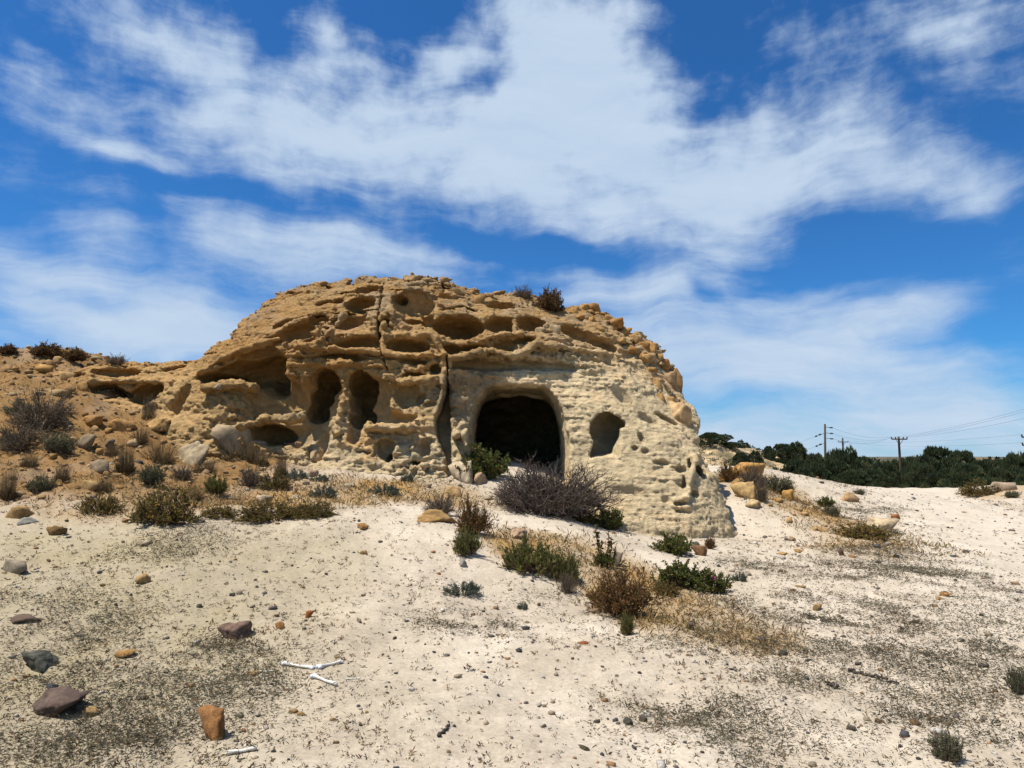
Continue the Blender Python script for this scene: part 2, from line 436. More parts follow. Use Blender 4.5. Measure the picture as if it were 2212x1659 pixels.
def build_ground():
    front = np.linspace(R(-56), R(56), 640)
    back = np.linspace(R(56), R(304), 44)[1:-1]
    ang = np.concatenate([front, back])
    rows = [0.9]
    while rows[-1] < 60: rows.append(rows[-1] * 1.0098)
    while rows[-1] < 4500: rows.append(rows[-1] * 1.06)
    rr = np.array(rows)
    A, Rr = np.meshgrid(ang, rr, indexing='ij')
    X = np.sin(A) * Rr; Y = np.cos(A) * Rr
    Z = ground_z(X, Y)
    na, nr = A.shape
    idx = np.arange(na * nr).reshape(na, nr)
    i0 = idx; i1 = np.roll(idx, -1, 0)
    F = np.stack([i0[:, :-1], i1[:, :-1], i1[:, 1:], i0[:, 1:]], -1).reshape(-1, 4)[:, ::-1]
    V = np.stack([X, Y, Z], -1).reshape(-1, 3)
    c = len(V)
    V = np.concatenate([V, [[0, 0, float(ground_z(np.array([0.]), np.array([0.]))[0])]]])
    fan = np.stack([np.full(na, c), idx[:, 0], np.roll(idx[:, 0], -1)], -1)[:, ::-1]
    hill, track, grass, yel = [q.reshape(-1) for q in zones(X, Y)]
    x, y = X.reshape(-1), Y.reshape(-1)
    n1 = fbm(x * 1.7, y * 1.7, x * 0, 4, 50); n2 = vnoise(x * 12, y * 12, x * 0, 60)
    sand = np.array([.63, .52, .385]); white = np.array([.70, .595, .46]); ochre = np.array([.31, .175, .065]); yelc = np.array([.44, .36, .22]); gr = np.array([.43, .26, .095])
    C = np.ones((len(x), 3)) * sand
    def mixc(C, c, w): return C * (1 - w[:, None]) + c * w[:, None]
    C = mixc(C, white, np.clip(.35 + 1.2 * n1, 0, 1))
    C = mixc(C, yelc, np.clip(yel * (.8 + .7 * n1), 0, 1))
    C = mixc(C, gr, np.clip(grass * (.75 + n1), 0, 1))
    C = mixc(C, ochre, np.clip(hill * (1.1 + .6 * n1), 0, 1))
    C = mixc(C, white, track)
    fw = sstep(60, 110, np.hypot(x, y)) * (1 - track); C = mixc(C, np.array([.10, .10, .06]), fw * .95)
    C *= (1 + .18 * n2 + .2 * n1)[:, None]
    C = np.concatenate([C, [sand]])
    m, nt, N, L, b = new_mat('sand_ground')
    at_ = N.new('ShaderNodeAttribute'); at_.attribute_name = 'Col'
    tc = N.new('ShaderNodeTexCoord')
    # grains and small stains
    n = N.new('ShaderNodeTexNoise'); n.inputs['Scale'].default_value = 34; n.inputs['Detail'].default_value = 8; n.inputs['Roughness'].default_value = .7
    L.new(tc.outputs['Object'], n.inputs['Vector'])
    mr = N.new('ShaderNodeMapRange'); L.new(n.outputs['Fac'], mr.inputs['Value'])
    mr.inputs['From Min'].default_value = .3; mr.inputs['From Max'].default_value = .7; mr.inputs['To Min'].default_value = .74; mr.inputs['To Max'].default_value = 1.16
    mul = N.new('ShaderNodeVectorMath'); mul.operation = 'MULTIPLY'
    L.new(at_.outputs['Color'], mul.inputs[0]); L.new(mr.outputs[0], mul.inputs[1])
    L.new(mul.outputs[0], b.inputs['Base Color'])
    b.inputs['Roughness'].default_value = .95; b.inputs['Specular IOR Level'].default_value = .1
    n2_ = N.new('ShaderNodeTexNoise'); n2_.inputs['Scale'].default_value = 55; n2_.inputs['Detail'].default_value = 7; n2_.inputs['Roughness'].default_value = .75
    L.new(tc.outputs['Object'], n2_.inputs['Vector'])
    bp = N.new('ShaderNodeBump'); bp.inputs['Strength'].default_value = .55; bp.inputs['Distance'].default_value = .02
    L.new(n2_.outputs['Fac'], bp.inputs['Height']); L.new(bp.outputs[0], b.inputs['Normal'])
    me = mesh_np('ground', V, [F, fan], m, True, C)
    o = link('ground', me); tag(o, 'pale sandy ground with a white track and a stony ochre bank', kind='structure')
build_ground()
tick('ground')

# ================================================================== ROCK OUTCROP (signed distance field -> surface nets)
face = [(560, 985, 13.4), (700, 1000, 13.05), (840, 1015, 12.8), (960, 1025, 12.75), (1130, 1010, 12.95), (1250, 1080, 12.35), (1330, 1140, 11.7), (1450, 1168, 11.75), (1560, 1175, 12.2), (440, 975, 13.1), (300, 960, 13.5), (200, 930, 13.9), (80, 920, 14.4),
        (80, 860, 15.2), (200, 870, 14.5), (300, 870, 14.4), (440, 880, 13.55), (560, 880, 13.65), (700, 880, 13.6), (830, 880, 13.4), (950, 870, 13.4), (1005, 880, 13.45), (1000, 960, 13.15), (1130, 830, 13.55), (1130, 920, 13.25), (1250, 870, 13.4), (1350, 880, 13.35), (1450, 950, 13.1), (1520, 1000, 13.0), (1420, 1060, 12.4), (1330, 1000, 12.75),
        (80, 800, 16), (200, 800, 15.1), (320, 790, 15.1), (440, 790, 14.3), (560, 770, 13.85), (700, 770, 13.65), (830, 770, 13.6), (960, 770, 13.55), (1100, 770, 13.75), (1200, 780, 13.9), (1300, 790, 14.1), (1400, 820, 14.4), (1470, 860, 14.5),
        (500, 725, 15), (560, 690, 14.8), (640, 680, 14.3), (760, 690, 14.05), (880, 690, 14.05), (1000, 690, 14.0), (1100, 690, 14.15), (1200, 700, 14.5), (1300, 715, 15.0), (1400, 745, 15.3),
        (600, 640, 15.7), (700, 625, 15.3), (800, 615, 15.0), (900, 610, 14.9), (1000, 625, 15.0), (1100, 640, 15.2), (1200, 665, 15.6),
        (600, 560, 17), (800, 560, 17), (1000, 560, 17), (1200, 600, 17), (1400, 680, 16.4), (400, 700, 16.5), (200, 740, 17), (1600, 900, 14.8), (1650, 1100, 13.2), (1100, 1300, 12.6), (1500, 1300, 11.6), (600, 1150, 13), (100, 1100, 13.6)]
face = np.array(face, float)
_ftps = tps(face[:, :2], face[:, 2], 2e-4)
_fu = np.arange(0, 1760, 8.0); _fv = np.arange(520, 1340, 8.0)
_FG = _ftps(*np.meshgrid(_fu, _fv, indexing='ij')).astype(np.float32)
def face_y(u, v):
    a = np.clip((u - _fu[0]) / 8.0, 0, len(_fu) - 1.001); b = np.clip((v - _fv[0]) / 8.0, 0, len(_fv) - 1.001)
    i = a.astype(np.int32); j = b.astype(np.int32); fa = (a - i).astype(np.float32); fb = (b - j).astype(np.float32)
    return (_FG[i, j] * (1 - fa) * (1 - fb) + _FG[i + 1, j] * fa * (1 - fb) + _FG[i, j + 1] * (1 - fa) * fb + _FG[i + 1, j + 1] * fa * fb)
sil = [(40, 850, 15.8), (110, 800, 15.8), (195, 786, 15.7), (300, 782, 15.5), (360, 780, 15.5), (432, 768, 15.6), (456, 748, 15.8), (495, 722, 16), (520, 692, 16.2), (560, 654, 16.4), (600, 636, 16.5), (680, 612, 16.6), (790, 600, 16.6), (820, 604, 16.6), (870, 604, 16.6), (890, 594, 16.6), (950, 604, 16.6), (1010, 620, 16.5), (1045, 638, 16.5), (1100, 630, 16.5), (1150, 637, 16.4), (1215, 665, 16.3), (1260, 661, 16.2), (1300, 674, 16), (1340, 699, 15.8), (1412, 735, 15.5), (1455, 764, 15.3), (1500, 798, 15), (1500, 850, 14.8), (1516, 884, 14.5), (1516, 910, 14.4), (1530, 970, 14), (1546, 1000, 13.9), (1562, 1040, 13.7), (1578, 1090, 13.4), (1606, 1180, 13.2)]
SP = np.array([(at(u, v, y - .7)[0], at(u, v, y - .7)[2]) for u, v, y in sil])
SY = np.array([y for _, _, y in sil])
_poly = np.concatenate([SP, [[SP[-1, 0], -3], [SP[0, 0], -3]]])
def poly_sdf(px, pz, P):
    d = np.full(px.shape, 1e9, dtype=np.float32); inside = np.zeros(px.shape, bool)
    n = len(P)
    for i in range(n):
        ax, az = P[i]; bx, bz = P[(i + 1) % n]
        vx, vz = bx - ax, bz - az
        t = np.clip(((px - ax) * vx + (pz - az) * vz) / (vx * vx + vz * vz + 1e-12), 0, 1)
        d = np.minimum(d, np.hypot(px - ax - t * vx, pz - az - t * vz))
        c = ((az > pz) != (bz > pz)) & (px < (bx - ax) * (pz - az) / (bz - az + 1e-12) + ax)
        inside ^= c
    return np.where(inside, -d, d)
X0, X1, Y0, Y1, Z0_, Z1_ = -10.44, 5.76, 11.16, 22.2, -.36, 6.24
def smax(a, b, k):
    h = np.clip(.5 + .5 * (a - b) / k, 0, 1)
    return b * (1 - h) + a * h + k * h * (1 - h)
def smin(a, b, k): return -smax(-a, -b, k)

def fpt(u, v, off=0.0):
    """point of the undisturbed rock face behind a picture point, pushed in by off"""
    y = float(face_y(np.array([u], float), np.array([v], float))[0]) + off
    return np.array(at(u, v, y))

# cavities: u, v, half width, half height, tilt (deg, clockwise), depth radius (m), push (m), edge softness
CAV = [
    (799, 626, 30, 15, 0, .34, .05, .05), (779, 656, 35, 19, 0, .42, .08, .05), (760, 695, 36, 25, -8, .34, .05, .06), (689, 690, 22, 11, -10, .28, .05, .05),
    (640, 716, 44, 22, -18, .42, .05, .08), (664, 733, 17, 15, 0, .3, .04, .05), (768, 743, 50, 15, -6, .36, .05, .05), (832, 697, 10, 12, 0, .25, .0, .03), (823, 733, 8, 16, 10, .25, .0, .03),
    (895, 652, 46, 38, 0, .40, .06, .08), (864, 645, 13, 10, 0, .5, .15, .03), (893, 694, 22, 13, 10, .5, .12, .04), (882, 750, 46, 17, 6, .42, .08, .05), (925, 690, 14, 22, 0, .28, .05, .05),
    (989, 709, 54, 28, 4, .85, .18, .04), (1079, 704, 31, 21, 0, .45, .08, .04), (1085, 661, 32, 16, -12, .34, .05, .05), (1145, 701, 33, 23, -10, .45, .08, .05), (1092, 746, 26, 18, -15, .28, .03, .05),
    (971, 755, 24, 12, 0, .34, .05, .04), (1131, 735, 26, 9, -8, .28, .04, .04), (1020, 752, 30, 8, -8, .25, .04, .04), (1248, 722, 42, 20, 12, .42, .08, .04), (1296, 742, 38, 15, 22, .42, .06, .04),
    (700, 655, 18, 8, -12, .2, .02, .04), (730, 652, 12, 9, 0, .22, .03, .04), (610, 700, 22, 9, -28, .22, .02, .05), (950, 640, 26, 10, 5, .2, .02, .05),
    # band of hollows under the ledge over the cave
    (1060, 790, 70, 13, 2, .32, .02, .08), (1150, 788, 62, 14, 4, .32, .02, .08), (1215, 792, 40, 10, 6, .24, .02, .08), (1010, 786, 34, 13, 0, .3, .02, .07),
    (898, 783, 36, 8, 6, .26, .03, .04), (898, 811, 26, 9, 5, .26, .03, .04), (938, 797, 13, 13, -30, .26, .03, .04), (743, 772, 60, 9, 4, .3, .02, .06), (800, 762, 30, 8, 0, .22, .02, .05),
    # big left hollow with its overhang
    (535, 806, 104, 36, -13, 1.25, .25, .08), (590, 806, 42, 52, -8, 1.5, .35, .12), (470, 816, 40, 13, -4, 1.3, .4, .05), (600, 862, 62, 52, 15, .55, .10, .14), (655, 900, 50, 60, 10, .40, .06, .14),
    (560, 755, 50, 18, -24, .35, .03, .08),
    (588, 941, 46, 25, 4, .85, .22, .07), (640, 940, 36, 42, 0, .45, .1, .10), (690, 960, 24, 46, 8, .45, .12, .08),
    # the two tall niches
    (713, 832, 30, 34, 0, 1.1, .45, .03), (700, 862, 27, 32, 12, 1.1, .45, .03), (691, 892, 27, 28, 0, 1.1, .45, .04), (700, 860, 46, 66, 10, .36, .03, .10),
    (786, 834, 33, 32, 0, 1.1, .45, .03), (786, 868, 27, 40, 0, 1.1, .45, .03), (786, 905, 28, 26, 0, 1.0, .4, .03), (812, 868, 36, 62, -6, .42, .04, .07), (838, 905, 50, 20, 10, .42, .06, .05),
    (768, 935, 16, 26, 0, .35, .08, .06),
    # low pockets right of them
    (832, 972, 24, 24, 10, .34, .05, .05), (842, 990, 12, 11, 0, .55, .2, .03), (918, 970, 15, 21, -5, .26, .04, .04), (898, 1001, 15, 7, 6, .4, .08, .03), (877, 850, 30, 36, -20, .28, .02, .06), (905, 862, 15, 16, 0, .3, .04, .05), (880, 905, 20, 10, 0, .2, .02, .05),
    # left ledge
    (262, 806, 70, 12, 3, .42, .08, .05), (370, 797, 40, 7, -6, .25, .02, .04), (240, 848, 44, 17, 8, .55, .12, .06), (325, 850, 56, 26, -6, .75, .18, .07), (160, 812, 40, 10, 4, .3, .05, .05), (395, 860, 20, 40, 10, .3, .04, .08),
    # right face
    (1514, 1020, 12, 15, -20, .42, .12, .03), (1496, 1000, 9, 22, 12, .2, .0, .04), (1482, 1045, 8, 30, 8, .22, .0, .04), (1475, 1015, 16, 9, 0, .2, .0, .05), (1430, 1000, 22, 6, 6, .16, .0, .04), (1470, 1088, 18, 6, -4, .13, .0, .03), (1478, 1106, 26, 5, 4, .12, .0, .02), (1500, 1066, 14, 8, 20, .2, .0, .04),
    (1385, 945, 7, 16, -18, .14, .0, .03), (1372, 968, 9, 7, 0, .14, .0, .03), (1395, 975, 10, 8, 0, .14, .0, .03), (1400, 905, 26, 14, 30, .16, .0, .05), (1345, 850, 20, 34, -18, .16, -.02, .05), (1450, 850, 9, 46, -22, .2, .02, .05), (1440, 905, 30, 7, 28, .24, .03, .04),
    (1360, 1060, 46, 24, 14, .1, .0, .06), (1440, 1080, 14, 10, 0, .12, .0, .04),
]
CAVE_OUT = [(1020, 1040), (1019, 950), (1021, 896), (1033, 862), (1048, 842), (1060, 832), (1110, 831), (1176, 833), (1194, 850), (1208, 878), (1216, 905), (1220, 940), (1224, 1040)]
WIN_OUT = [(1276, 985), (1282, 955), (1272, 935), (1275, 912), (1292, 895), (1312, 889), (1335, 897), (1349, 912), (1349, 921), (1338, 924), (1337, 945), (1331, 962), (1326, 983)]
CRACKS = [  # points, half width px, depth
    ([(826, 612), (825, 640), (820, 672), (816, 705), (820, 740), (828, 775), (838, 800)], 2.0, .5), ([(630, 690), (690, 680), (745, 676), (790, 672), (818, 670)], 2.2, .35), ([(600, 702), (632, 690)], 3, .35),
    ([(666, 650), (700, 640), (745, 633), (770, 632)], 2.4, .3), ([(880, 615), (950, 618), (1000, 630), (1030, 640)], 2.6, .35), ([(955, 605), (958, 632)], 2.2, .3), ([(950, 672), (1000, 662), (1030, 672)], 2.2, .3),
    ([(640, 634), (600, 652), (560, 668)], 2, .25), ([(712, 745), (690, 705), (735, 680)], 2, .2), ([(905, 600), (1005, 628)], 2, .25), ([(965, 770), (968, 800), (966, 840)], 2, .4)]
CREV = [((967, 820), 2), ((966, 850), 4), ((962, 880), 9), ((956, 910), 15), ((957, 940), 15), ((966, 975), 9), ((970, 1030), 6)]

UPPER = {(c[0], c[1]) for c in CAV if c[1] < 770}
RIBS = [([(815, 764), (880, 768), (945, 768), (972, 774)], 5, .10), ([(972, 774), (1020, 766), (1065, 758), (1100, 770), (1135, 760), (1160, 742), (1215, 748)], 6, .14), ([(1215, 748), (1270, 758), (1340, 768)], 5, .08),
        ([(742, 682), (715, 715), (690, 738), (668, 745)], 4.5, .06), ([(640, 738), (668, 748), (700, 752)], 4, .05), ([(930, 716), (945, 745), (962, 768)], 7, .08), ([(830, 700), (826, 740), (832, 764)], 4, .05),
        ([(715, 752), (780, 760), (818, 762)], 4, .06), ([(735, 780), (770, 787), (808, 780)], 5, .06), ([(866, 722), (900, 728), (935, 724)], 5, .05), ([(1035, 735), (1080, 722), (1125, 722)], 4, .05), ([(1060, 680), (1055, 715), (1050, 735)], 3.5, .04), ([(1112, 680), (1112, 715)], 3.5, .04),
        ([(868, 800), (900, 798), (940, 780)], 3.5, .05), ([(862, 828), (900, 822), (950, 812)], 3.5, .05), ([(962, 800), (958, 850), (945, 890)], 7, .08), ([(430, 806), (470, 780), (540, 752), (600, 732)], 6, .12),
        ([(450, 838), (500, 832), (545, 836)], 9, .10), ([(520, 920), (570, 905), (620, 906), (655, 900)], 8, .10), ([(742, 860), (738, 900), (728, 935)], 8, .05), ([(800, 922), (840, 925), (885, 922)], 9, .16),
        ([(985, 940), (1000, 920), (1012, 960)], 9, .10), ([(1500, 985), (1492, 1030), (1480, 1075)], 4, .03), ([(200, 825), (290, 822), (370, 826)], 6, .1)]
_r2 = np.random.default_rng(5)
SMALL = []      # wind pits
for _ in range(60):
    u = _r2.uniform(470, 1480); v = _r2.uniform(600, 1010)
    if 1010 < u < 1235 and v > 815: continue
    s = _r2.uniform(2.5, 8)
    SMALL.append((u, v, s * _r2.uniform(1.6, 3.2), s * _r2.uniform(.5, .9), _r2.uniform(-25, 15), s * .010 + .03, 0.0, .03))
for _ in range(14):
    u = _r2.uniform(1230, 1560); v = _r2.uniform(760, 1150)
    s = _r2.uniform(2.5, 7)
    SMALL.append((u, v, s * _r2.uniform(1.2, 3.0), s * _r2.uniform(.5, .9), _r2.uniform(0, 30), s * .010 + .02, 0.0, .03))

def rock_sdf(h, fine_mask=None, prev=None):
    nx = int(round((X1 - X0) / h)); ny = int(round((Y1 - Y0) / h)); nz = int(round((Z1_ - Z0_) / h))
    xs = (X0 + np.arange(nx) * h).astype(np.float32); ys = (Y0 + np.arange(ny) * h).astype(np.float32); zs = (Z0_ + np.arange(nz) * h).astype(np.float32)
    if fine_mask is None:
        I, J, K = np.meshgrid(np.arange(nx), np.arange(ny), np.arange(nz), indexing='ij')
        I = I.ravel(); J = J.ravel(); K = K.ravel(); D = np.zeros((nx, ny, nz), np.float32)
    else:
        fm = fine_mask[:nx, :ny, :nz]; D = prev[:nx, :ny, :nz].copy()
        I, J, K = np.nonzero(fm)
    # 2-D outline distance, looked up
    gx, gz = np.meshgrid(xs, zs, indexing='ij')
    S2 = poly_sdf(gx, gz, _poly)
    yr = np.interp(xs, SP[np.argsort(SP[:, 0]), 0], SY[np.argsort(SP[:, 0])]).astype(np.float32)
    kk = np.exp(-(np.arange(-1.5, 1.5 + h, h) / .6) ** 2); kk /= kk.sum(); pad = len(kk) // 2
    yr = np.convolve(np.pad(yr, (pad, len(kk) - 1 - pad), mode='edge'), kk, mode='valid').astype(np.float32)[:nx]
    out = np.empty(len(I), np.float32)
    for s in range(0, len(I), 800000):
        sl = slice(s, s + 800000)
        i, j, k = I[sl], J[sl], K[sl]
        x, y, z = xs[i], ys[j], zs[k]
        # large warp first, so that no outline is drawn with a ruler
        w1 = .10 * fbm(x * 1.1, y * 1.1, z * 1.3, 2, 70)
        u, v = to_px(x, y, z)
        fy = face_y(u, v)
        d_front = (fy - y) * .9 + w1
        dy = yr[i] - y
        off = .16 * np.maximum(dy, 0) ** 1.6 * sstep(.4, 2.2, z) + .10 * np.maximum(-dy, 0) ** 1.9
        lump = .26 * fbm(x * 1.9, y * 1.9, z * 3.2, 3, 75)
        d_top = S2[i, k] + off + .6 * w1 + lump * .55
        d = smax(d_front, d_top, .35)
        if fine_mask is not None:
            # crust: gnarly, coarser and blockier on the upper right, layered lower down
            q = np.nonzero((np.abs(d) < .36) & (y < 17.6))[0]
            x, y, z, u, v = x[q], y[q], z[q], u[q], v[q]
            right = sstep(1150, 1420, u) * sstep(900, 720, v)
            smooth = np.maximum(sstep(800, 880, v) * sstep(1150, 1230, u), .8 * sstep(795, 840, v) * sstep(965, 1000, u))
            wx = .22 * vnoise(x * 2.7, y * 2.7, z * 2.7, 83); wz = .2 * vnoise(x * 2.7, y * 2.7, z * 2.7, 84)
            cxx = x + wx; czz = z + wz
            cell = _T[((np.floor(cxx * 3.1).astype(np.int32) & 63) << 12) + ((np.floor(y * 2.6).astype(np.int32) & 63) << 6) + (np.floor(czz * 5.2 + cxx * .6).astype(np.int32) & 63)] - .5
            crown = sstep(700, 640, v + .12 * np.abs(u - 900))
            strata = vnoise(x * .55, y * .55, z * 5.5 + x * .35, 90)
            g = .10 * fbm(x * 3.6, y * 3.6, z * 5.0, 3, 80, .6)
            rid = np.abs(vnoise((x + .5 * wx) * 4.2, y * 4.2, (z + .5 * wz) * 7.0 + x * 1.0, 95)) * 2
            rid2 = np.abs(vnoise((x + .5 * wx) * 7.5, y * 7.5, (z + .5 * wz) * 12 + x * 2, 97)) * 2
            rid3 = np.abs(vnoise(x * 14, y * 14, z * 20, 98)) * 2
            e = cell * (.34 * right + .17 * crown) + g * (1 + .9 * right - .5 * smooth) + .07 * strata * (1 - .4 * smooth)
            e = e + .08 * (rid - .42) * (1 + .3 * right - .72 * smooth) + .075 * (rid2 - .42) * (1 - .62 * smooth) + .055 * (rid3 - .42) * (1 - .25 * smooth) + .02 * vnoise(x * 30, y * 30, z * 36, 99)
            # bedding: thin ledges with sharp lips
            bd = z * 4.6 + .9 * vnoise(x * .8, y * .8, z * .8, 131) + x * .22
            fr = bd - np.floor(bd)
            bd2 = z * 10.5 + 1.1 * vnoise(x * 1.3, y * 1.3, z * 1.3, 133) + x * .3
            fr2 = bd2 - np.floor(bd2)
            bm = np.clip(.42 + 2.2 * vnoise(x * 1.1, y * 1.1, z * 1.6, 135), 0, 1)
            calm2 = sstep(785, 840, v) * sstep(960, 1010, u)
            e = e + bm * (.07 * (fr - .5) + .042 * (fr2 - .5)) * (1 - .55 * calm2)
            d[q] = d[q] + e
        out[sl] = d
    D[I, J, K] = out

    def box(c, rad):
        a = [max(0, int((c[q] - rad[q] - o) / h) - 1) for q, o in enumerate((X0, Y0, Z0_))]
        b = [min(n, int((c[q] + rad[q] - o) / h) + 2) for q, (o, n) in enumerate(((X0, nx), (Y0, ny), (Z0_, nz)))]
        return a, b
    def apply(c, rad, fn, k):
        a, b = box(c, rad)
        if any(b[q] <= a[q] for q in range(3)): return
        sl = tuple(slice(a[q], b[q]) for q in range(3))
        gx, gy, gz = np.meshgrid(xs[sl[0]], ys[sl[1]], zs[sl[2]], indexing='ij')
        e = fn(gx, gy, gz)
        D[sl] = smax(D[sl], -e, k)
    def ell(c, r, ang):
        ca, sa = math.cos(R(ang)), math.sin(R(ang))
        def f(gx, gy, gz):
            nn = .16 * vnoise(gx * 2.3, gy * 2.3, gz * 2.8, 110) + .07 * vnoise(gx * 6, gy * 6, gz * 7.5, 111) + .018 * vnoise(gx * 16, gy * 16, gz * 20, 112)
            px, py, pz = gx - c[0], gy - c[1], gz - c[2]
            qx = px * ca - pz * sa; qz = px * sa + pz * ca
            k0 = np.sqrt((qx / r[0]) ** 2 + (py / r[1]) ** 2 + (qz / r[2]) ** 2) + 1e-6
            k1 = np.sqrt((qx / r[0] ** 2) ** 2 + (py / r[1] ** 2) ** 2 + (qz / r[2] ** 2) ** 2) + 1e-6
            return k0 * (k0 - 1) / k1 + nn * min(1, 2.5 * min(r))
        return f
    for (u, v, ru, rv, ang, rd, push, k) in (CAV + SMALL if fine_mask is not None else CAV):
        c = fpt(u, v, push)
        if (u, v) in UPPER: ru *= 1.12; rv *= 1.12; k = min(k, .022); rd *= 1.3; push = push * 1.3 + .04
        sx = ru * c[1] / FPX; sz = rv * c[1] / FPX
        m = max(sx, sz) + .25
        apply(c, (m, rd + .25, m), ell(c, (sx, rd, sz), ang), k)
    # ribs and ledges left standing between the hollows
    for pts, wpx, out_ in RIBS:
        Q = np.array([fpt(u, v, -out_) for u, v in pts]); wr = wpx * 13.5 / FPX
        c = (Q.min(0) + Q.max(0)) / 2; rad = (Q.max(0) - Q.min(0)) / 2 + wr + .3
        a, b = box(c, rad)
        sl = tuple(slice(a[q], b[q]) for q in range(3))
        gx, gy, gz = np.meshgrid(xs[sl[0]], ys[sl[1]], zs[sl[2]], indexing='ij')
        best = np.full(gx.shape, 9.0, np.float32)
        for q in range(len(Q) - 1):
            A, Bv = Q[q], Q[q + 1] - Q[q]
            t = np.clip(((gx - A[0]) * Bv[0] + (gy - A[1]) * Bv[1] + (gz - A[2]) * Bv[2]) / (Bv @ Bv), 0, 1)
            best = np.minimum(best, np.sqrt((gx - A[0] - t * Bv[0]) ** 2 + ((gy - A[1] - t * Bv[1]) * .45) ** 2 + (gz - A[2] - t * Bv[2]) ** 2))
        e = best - wr + .10 * vnoise(gx * 3.5, gy * 3.5, gz * 3.5, 140) + .07 * vnoise(gx * 9, gy * 9, gz * 11, 141)
        D[sl] = smin(D[sl], e, .05)
    # cave mouth: rounded opening, then a chamber
    def prism(outline, yc, y_from, y_to, flare, k):
        P = np.array([(at(u, v, yc)[0], at(u, v, yc)[2]) for u, v in outline])
        c = ((P[:, 0].min() + P[:, 0].max()) / 2, (y_from + y_to) / 2, (P[:, 1].min() + P[:, 1].max()) / 2)
        rad = ((np.ptp(P[:, 0])) / 2 + .5, (y_to - y_from) / 2, np.ptp(P[:, 1]) / 2 + .5)
        def f(gx, gy, gz):
            n = .05 * vnoise(gx * 2.6, gy * 2.6, gz * 2.6, 120) + .05 * vnoise(gx * 7, gy * 7, gz * 7, 121) + .03 * vnoise(gx * 16, gy * 16, gz * 16, 122)
            e = poly_sdf(gx[:, 0, :], gz[:, 0, :], P)[:, None, :] + n
            # opening is a little wider at the outer edge
            e = e - flare * sstep(.30, -.35, gy - yc)
            return np.maximum(e, gy - y_to + .1)
        apply(c, rad, f, k)
    prism(CAVE_OUT, 13.45, 12.0, 15.4, .05, .03)
    cc = np.array(at(1115, 945, 17.6)); apply(cc, (2.4, 3.6, 1.8), ell(cc, (1.9, 3.2, 1.15), 0), .12)
    prism(WIN_OUT, 13.1, 11.9, 13.95, .04, .03)
    cc = np.array(at(1311, 928, 13.6)); apply(cc, (.8, .9, .7), ell(cc, (.43, .48, .40), 0), .08)
    # crevice beside the cave and the thin cracks
    def line(pts, wids, depth, k):
        Q = np.array([fpt(u, v) for u, v in pts]); wm = np.array(wids) * 13.5 / FPX
        c = (Q.min(0) + Q.max(0)) / 2; rad = (Q.max(0) - Q.min(0)) / 2 + max(.12, wm.max() + .1); rad[1] += depth + .1
        def f(gx, gy, gz):
            px, pz = gx[:, 0, :], gz[:, 0, :]
            best = np.full(px.shape, 9.0); by = np.zeros(px.shape)
            jx = .02 * vnoise(px * 6, px * 0, pz * 6, 130)
            for q in range(len(Q) - 1):
                ax, az = Q[q, 0], Q[q, 2]; bx, bz = Q[q + 1, 0], Q[q + 1, 2]
                t = np.clip(((px - ax) * (bx - ax) + (pz - az) * (bz - az)) / ((bx - ax) ** 2 + (bz - az) ** 2 + 1e-9), 0, 1)
                dd = np.hypot(px + jx - ax - t * (bx - ax), pz - az - t * (bz - az)) - (wm[q] * (1 - t) + wm[q + 1] * t)
                m_ = dd < best; best = np.where(m_, dd, best); by = np.where(m_, Q[q, 1] * (1 - t) + Q[q + 1, 1] * t, by)
            return np.maximum(best[:, None, :], gy - (by[:, None, :] + depth))
        apply(c, rad, f, k)
    line([p for p, _ in CREV], [w for _, w in CREV], .55, .08)
    if fine_mask is not None:
        for pts, w, dep in CRACKS: line(pts, [w] * len(pts), dep, .015)
    return D, xs, ys, zs

def surface_nets(D, xs, ys, zs, h):
    S = D < 0
    nx, ny, nz = D.shape
    cnt = np.zeros((nx - 1, ny - 1, nz - 1), np.uint8)
    for a in (0, 1):
        for b in (0, 1):
            for c in (0, 1):
                cnt += S[a:nx - 1 + a, b:ny - 1 + b, c:nz - 1 + c]
    act = (cnt > 0) & (cnt < 8)
    ci, cj, ck = np.nonzero(act)
    vid = np.full(act.shape, -1, np.int32); vid[ci, cj, ck] = np.arange(len(ci))
    corner = {}
    for a in (0, 1):
        for b in (0, 1):
            for c in (0, 1): corner[(a, b, c)] = D[ci + a, cj + b, ck + c]
    acc = np.zeros((len(ci), 3)); num = np.zeros(len(ci))
    for p in list(corner):
        for ax in range(3):
            if p[ax] == 1: continue
            q = list(p); q[ax] = 1; q = tuple(q)
            d0, d1 = corner[p], corner[q]
            m = (d0 < 0) != (d1 < 0)
            t = np.where(m, d0 / (d0 - d1 + 1e-12), 0)
            pt = np.array(p, float)[None].repeat(len(ci), 0); pt[:, ax] = t
            acc[m] += pt[m]; num[m] += 1
    pos = acc / np.maximum(num, 1)[:, None] + np.stack([ci, cj, ck], -1)
    V = pos * h + np.array([xs[0], ys[0], zs[0]])
    quads = []
    for ax in range(3):
        a = [slice(1, -1)] * 3; b = [slice(1, -1)] * 3
        a[ax] = slice(0, -1); b[ax] = slice(1, None)
        A, B = S[tuple(a)], S[tuple(b)]
        for flip, m in ((False, A & ~B), (True, ~A & B)):
            e = np.stack(np.nonzero(m), -1)
            e += np.array([0 if q == ax else 1 for q in range(3)])
            o1, o2 = (ax + 1) % 3, (ax + 2) % 3
            def cell(d1, d2):
                c = e.copy(); c[:, o1] -= d1; c[:, o2] -= d2
                return vid[c[:, 0], c[:, 1], c[:, 2]]
            q = np.stack([cell(1, 1), cell(0, 1), cell(0, 0), cell(1, 0)], -1)
            quads.append(q[:, ::-1] if flip else q)
    F = np.concatenate(quads); F = F[(F >= 0).all(1)]
    return V, F

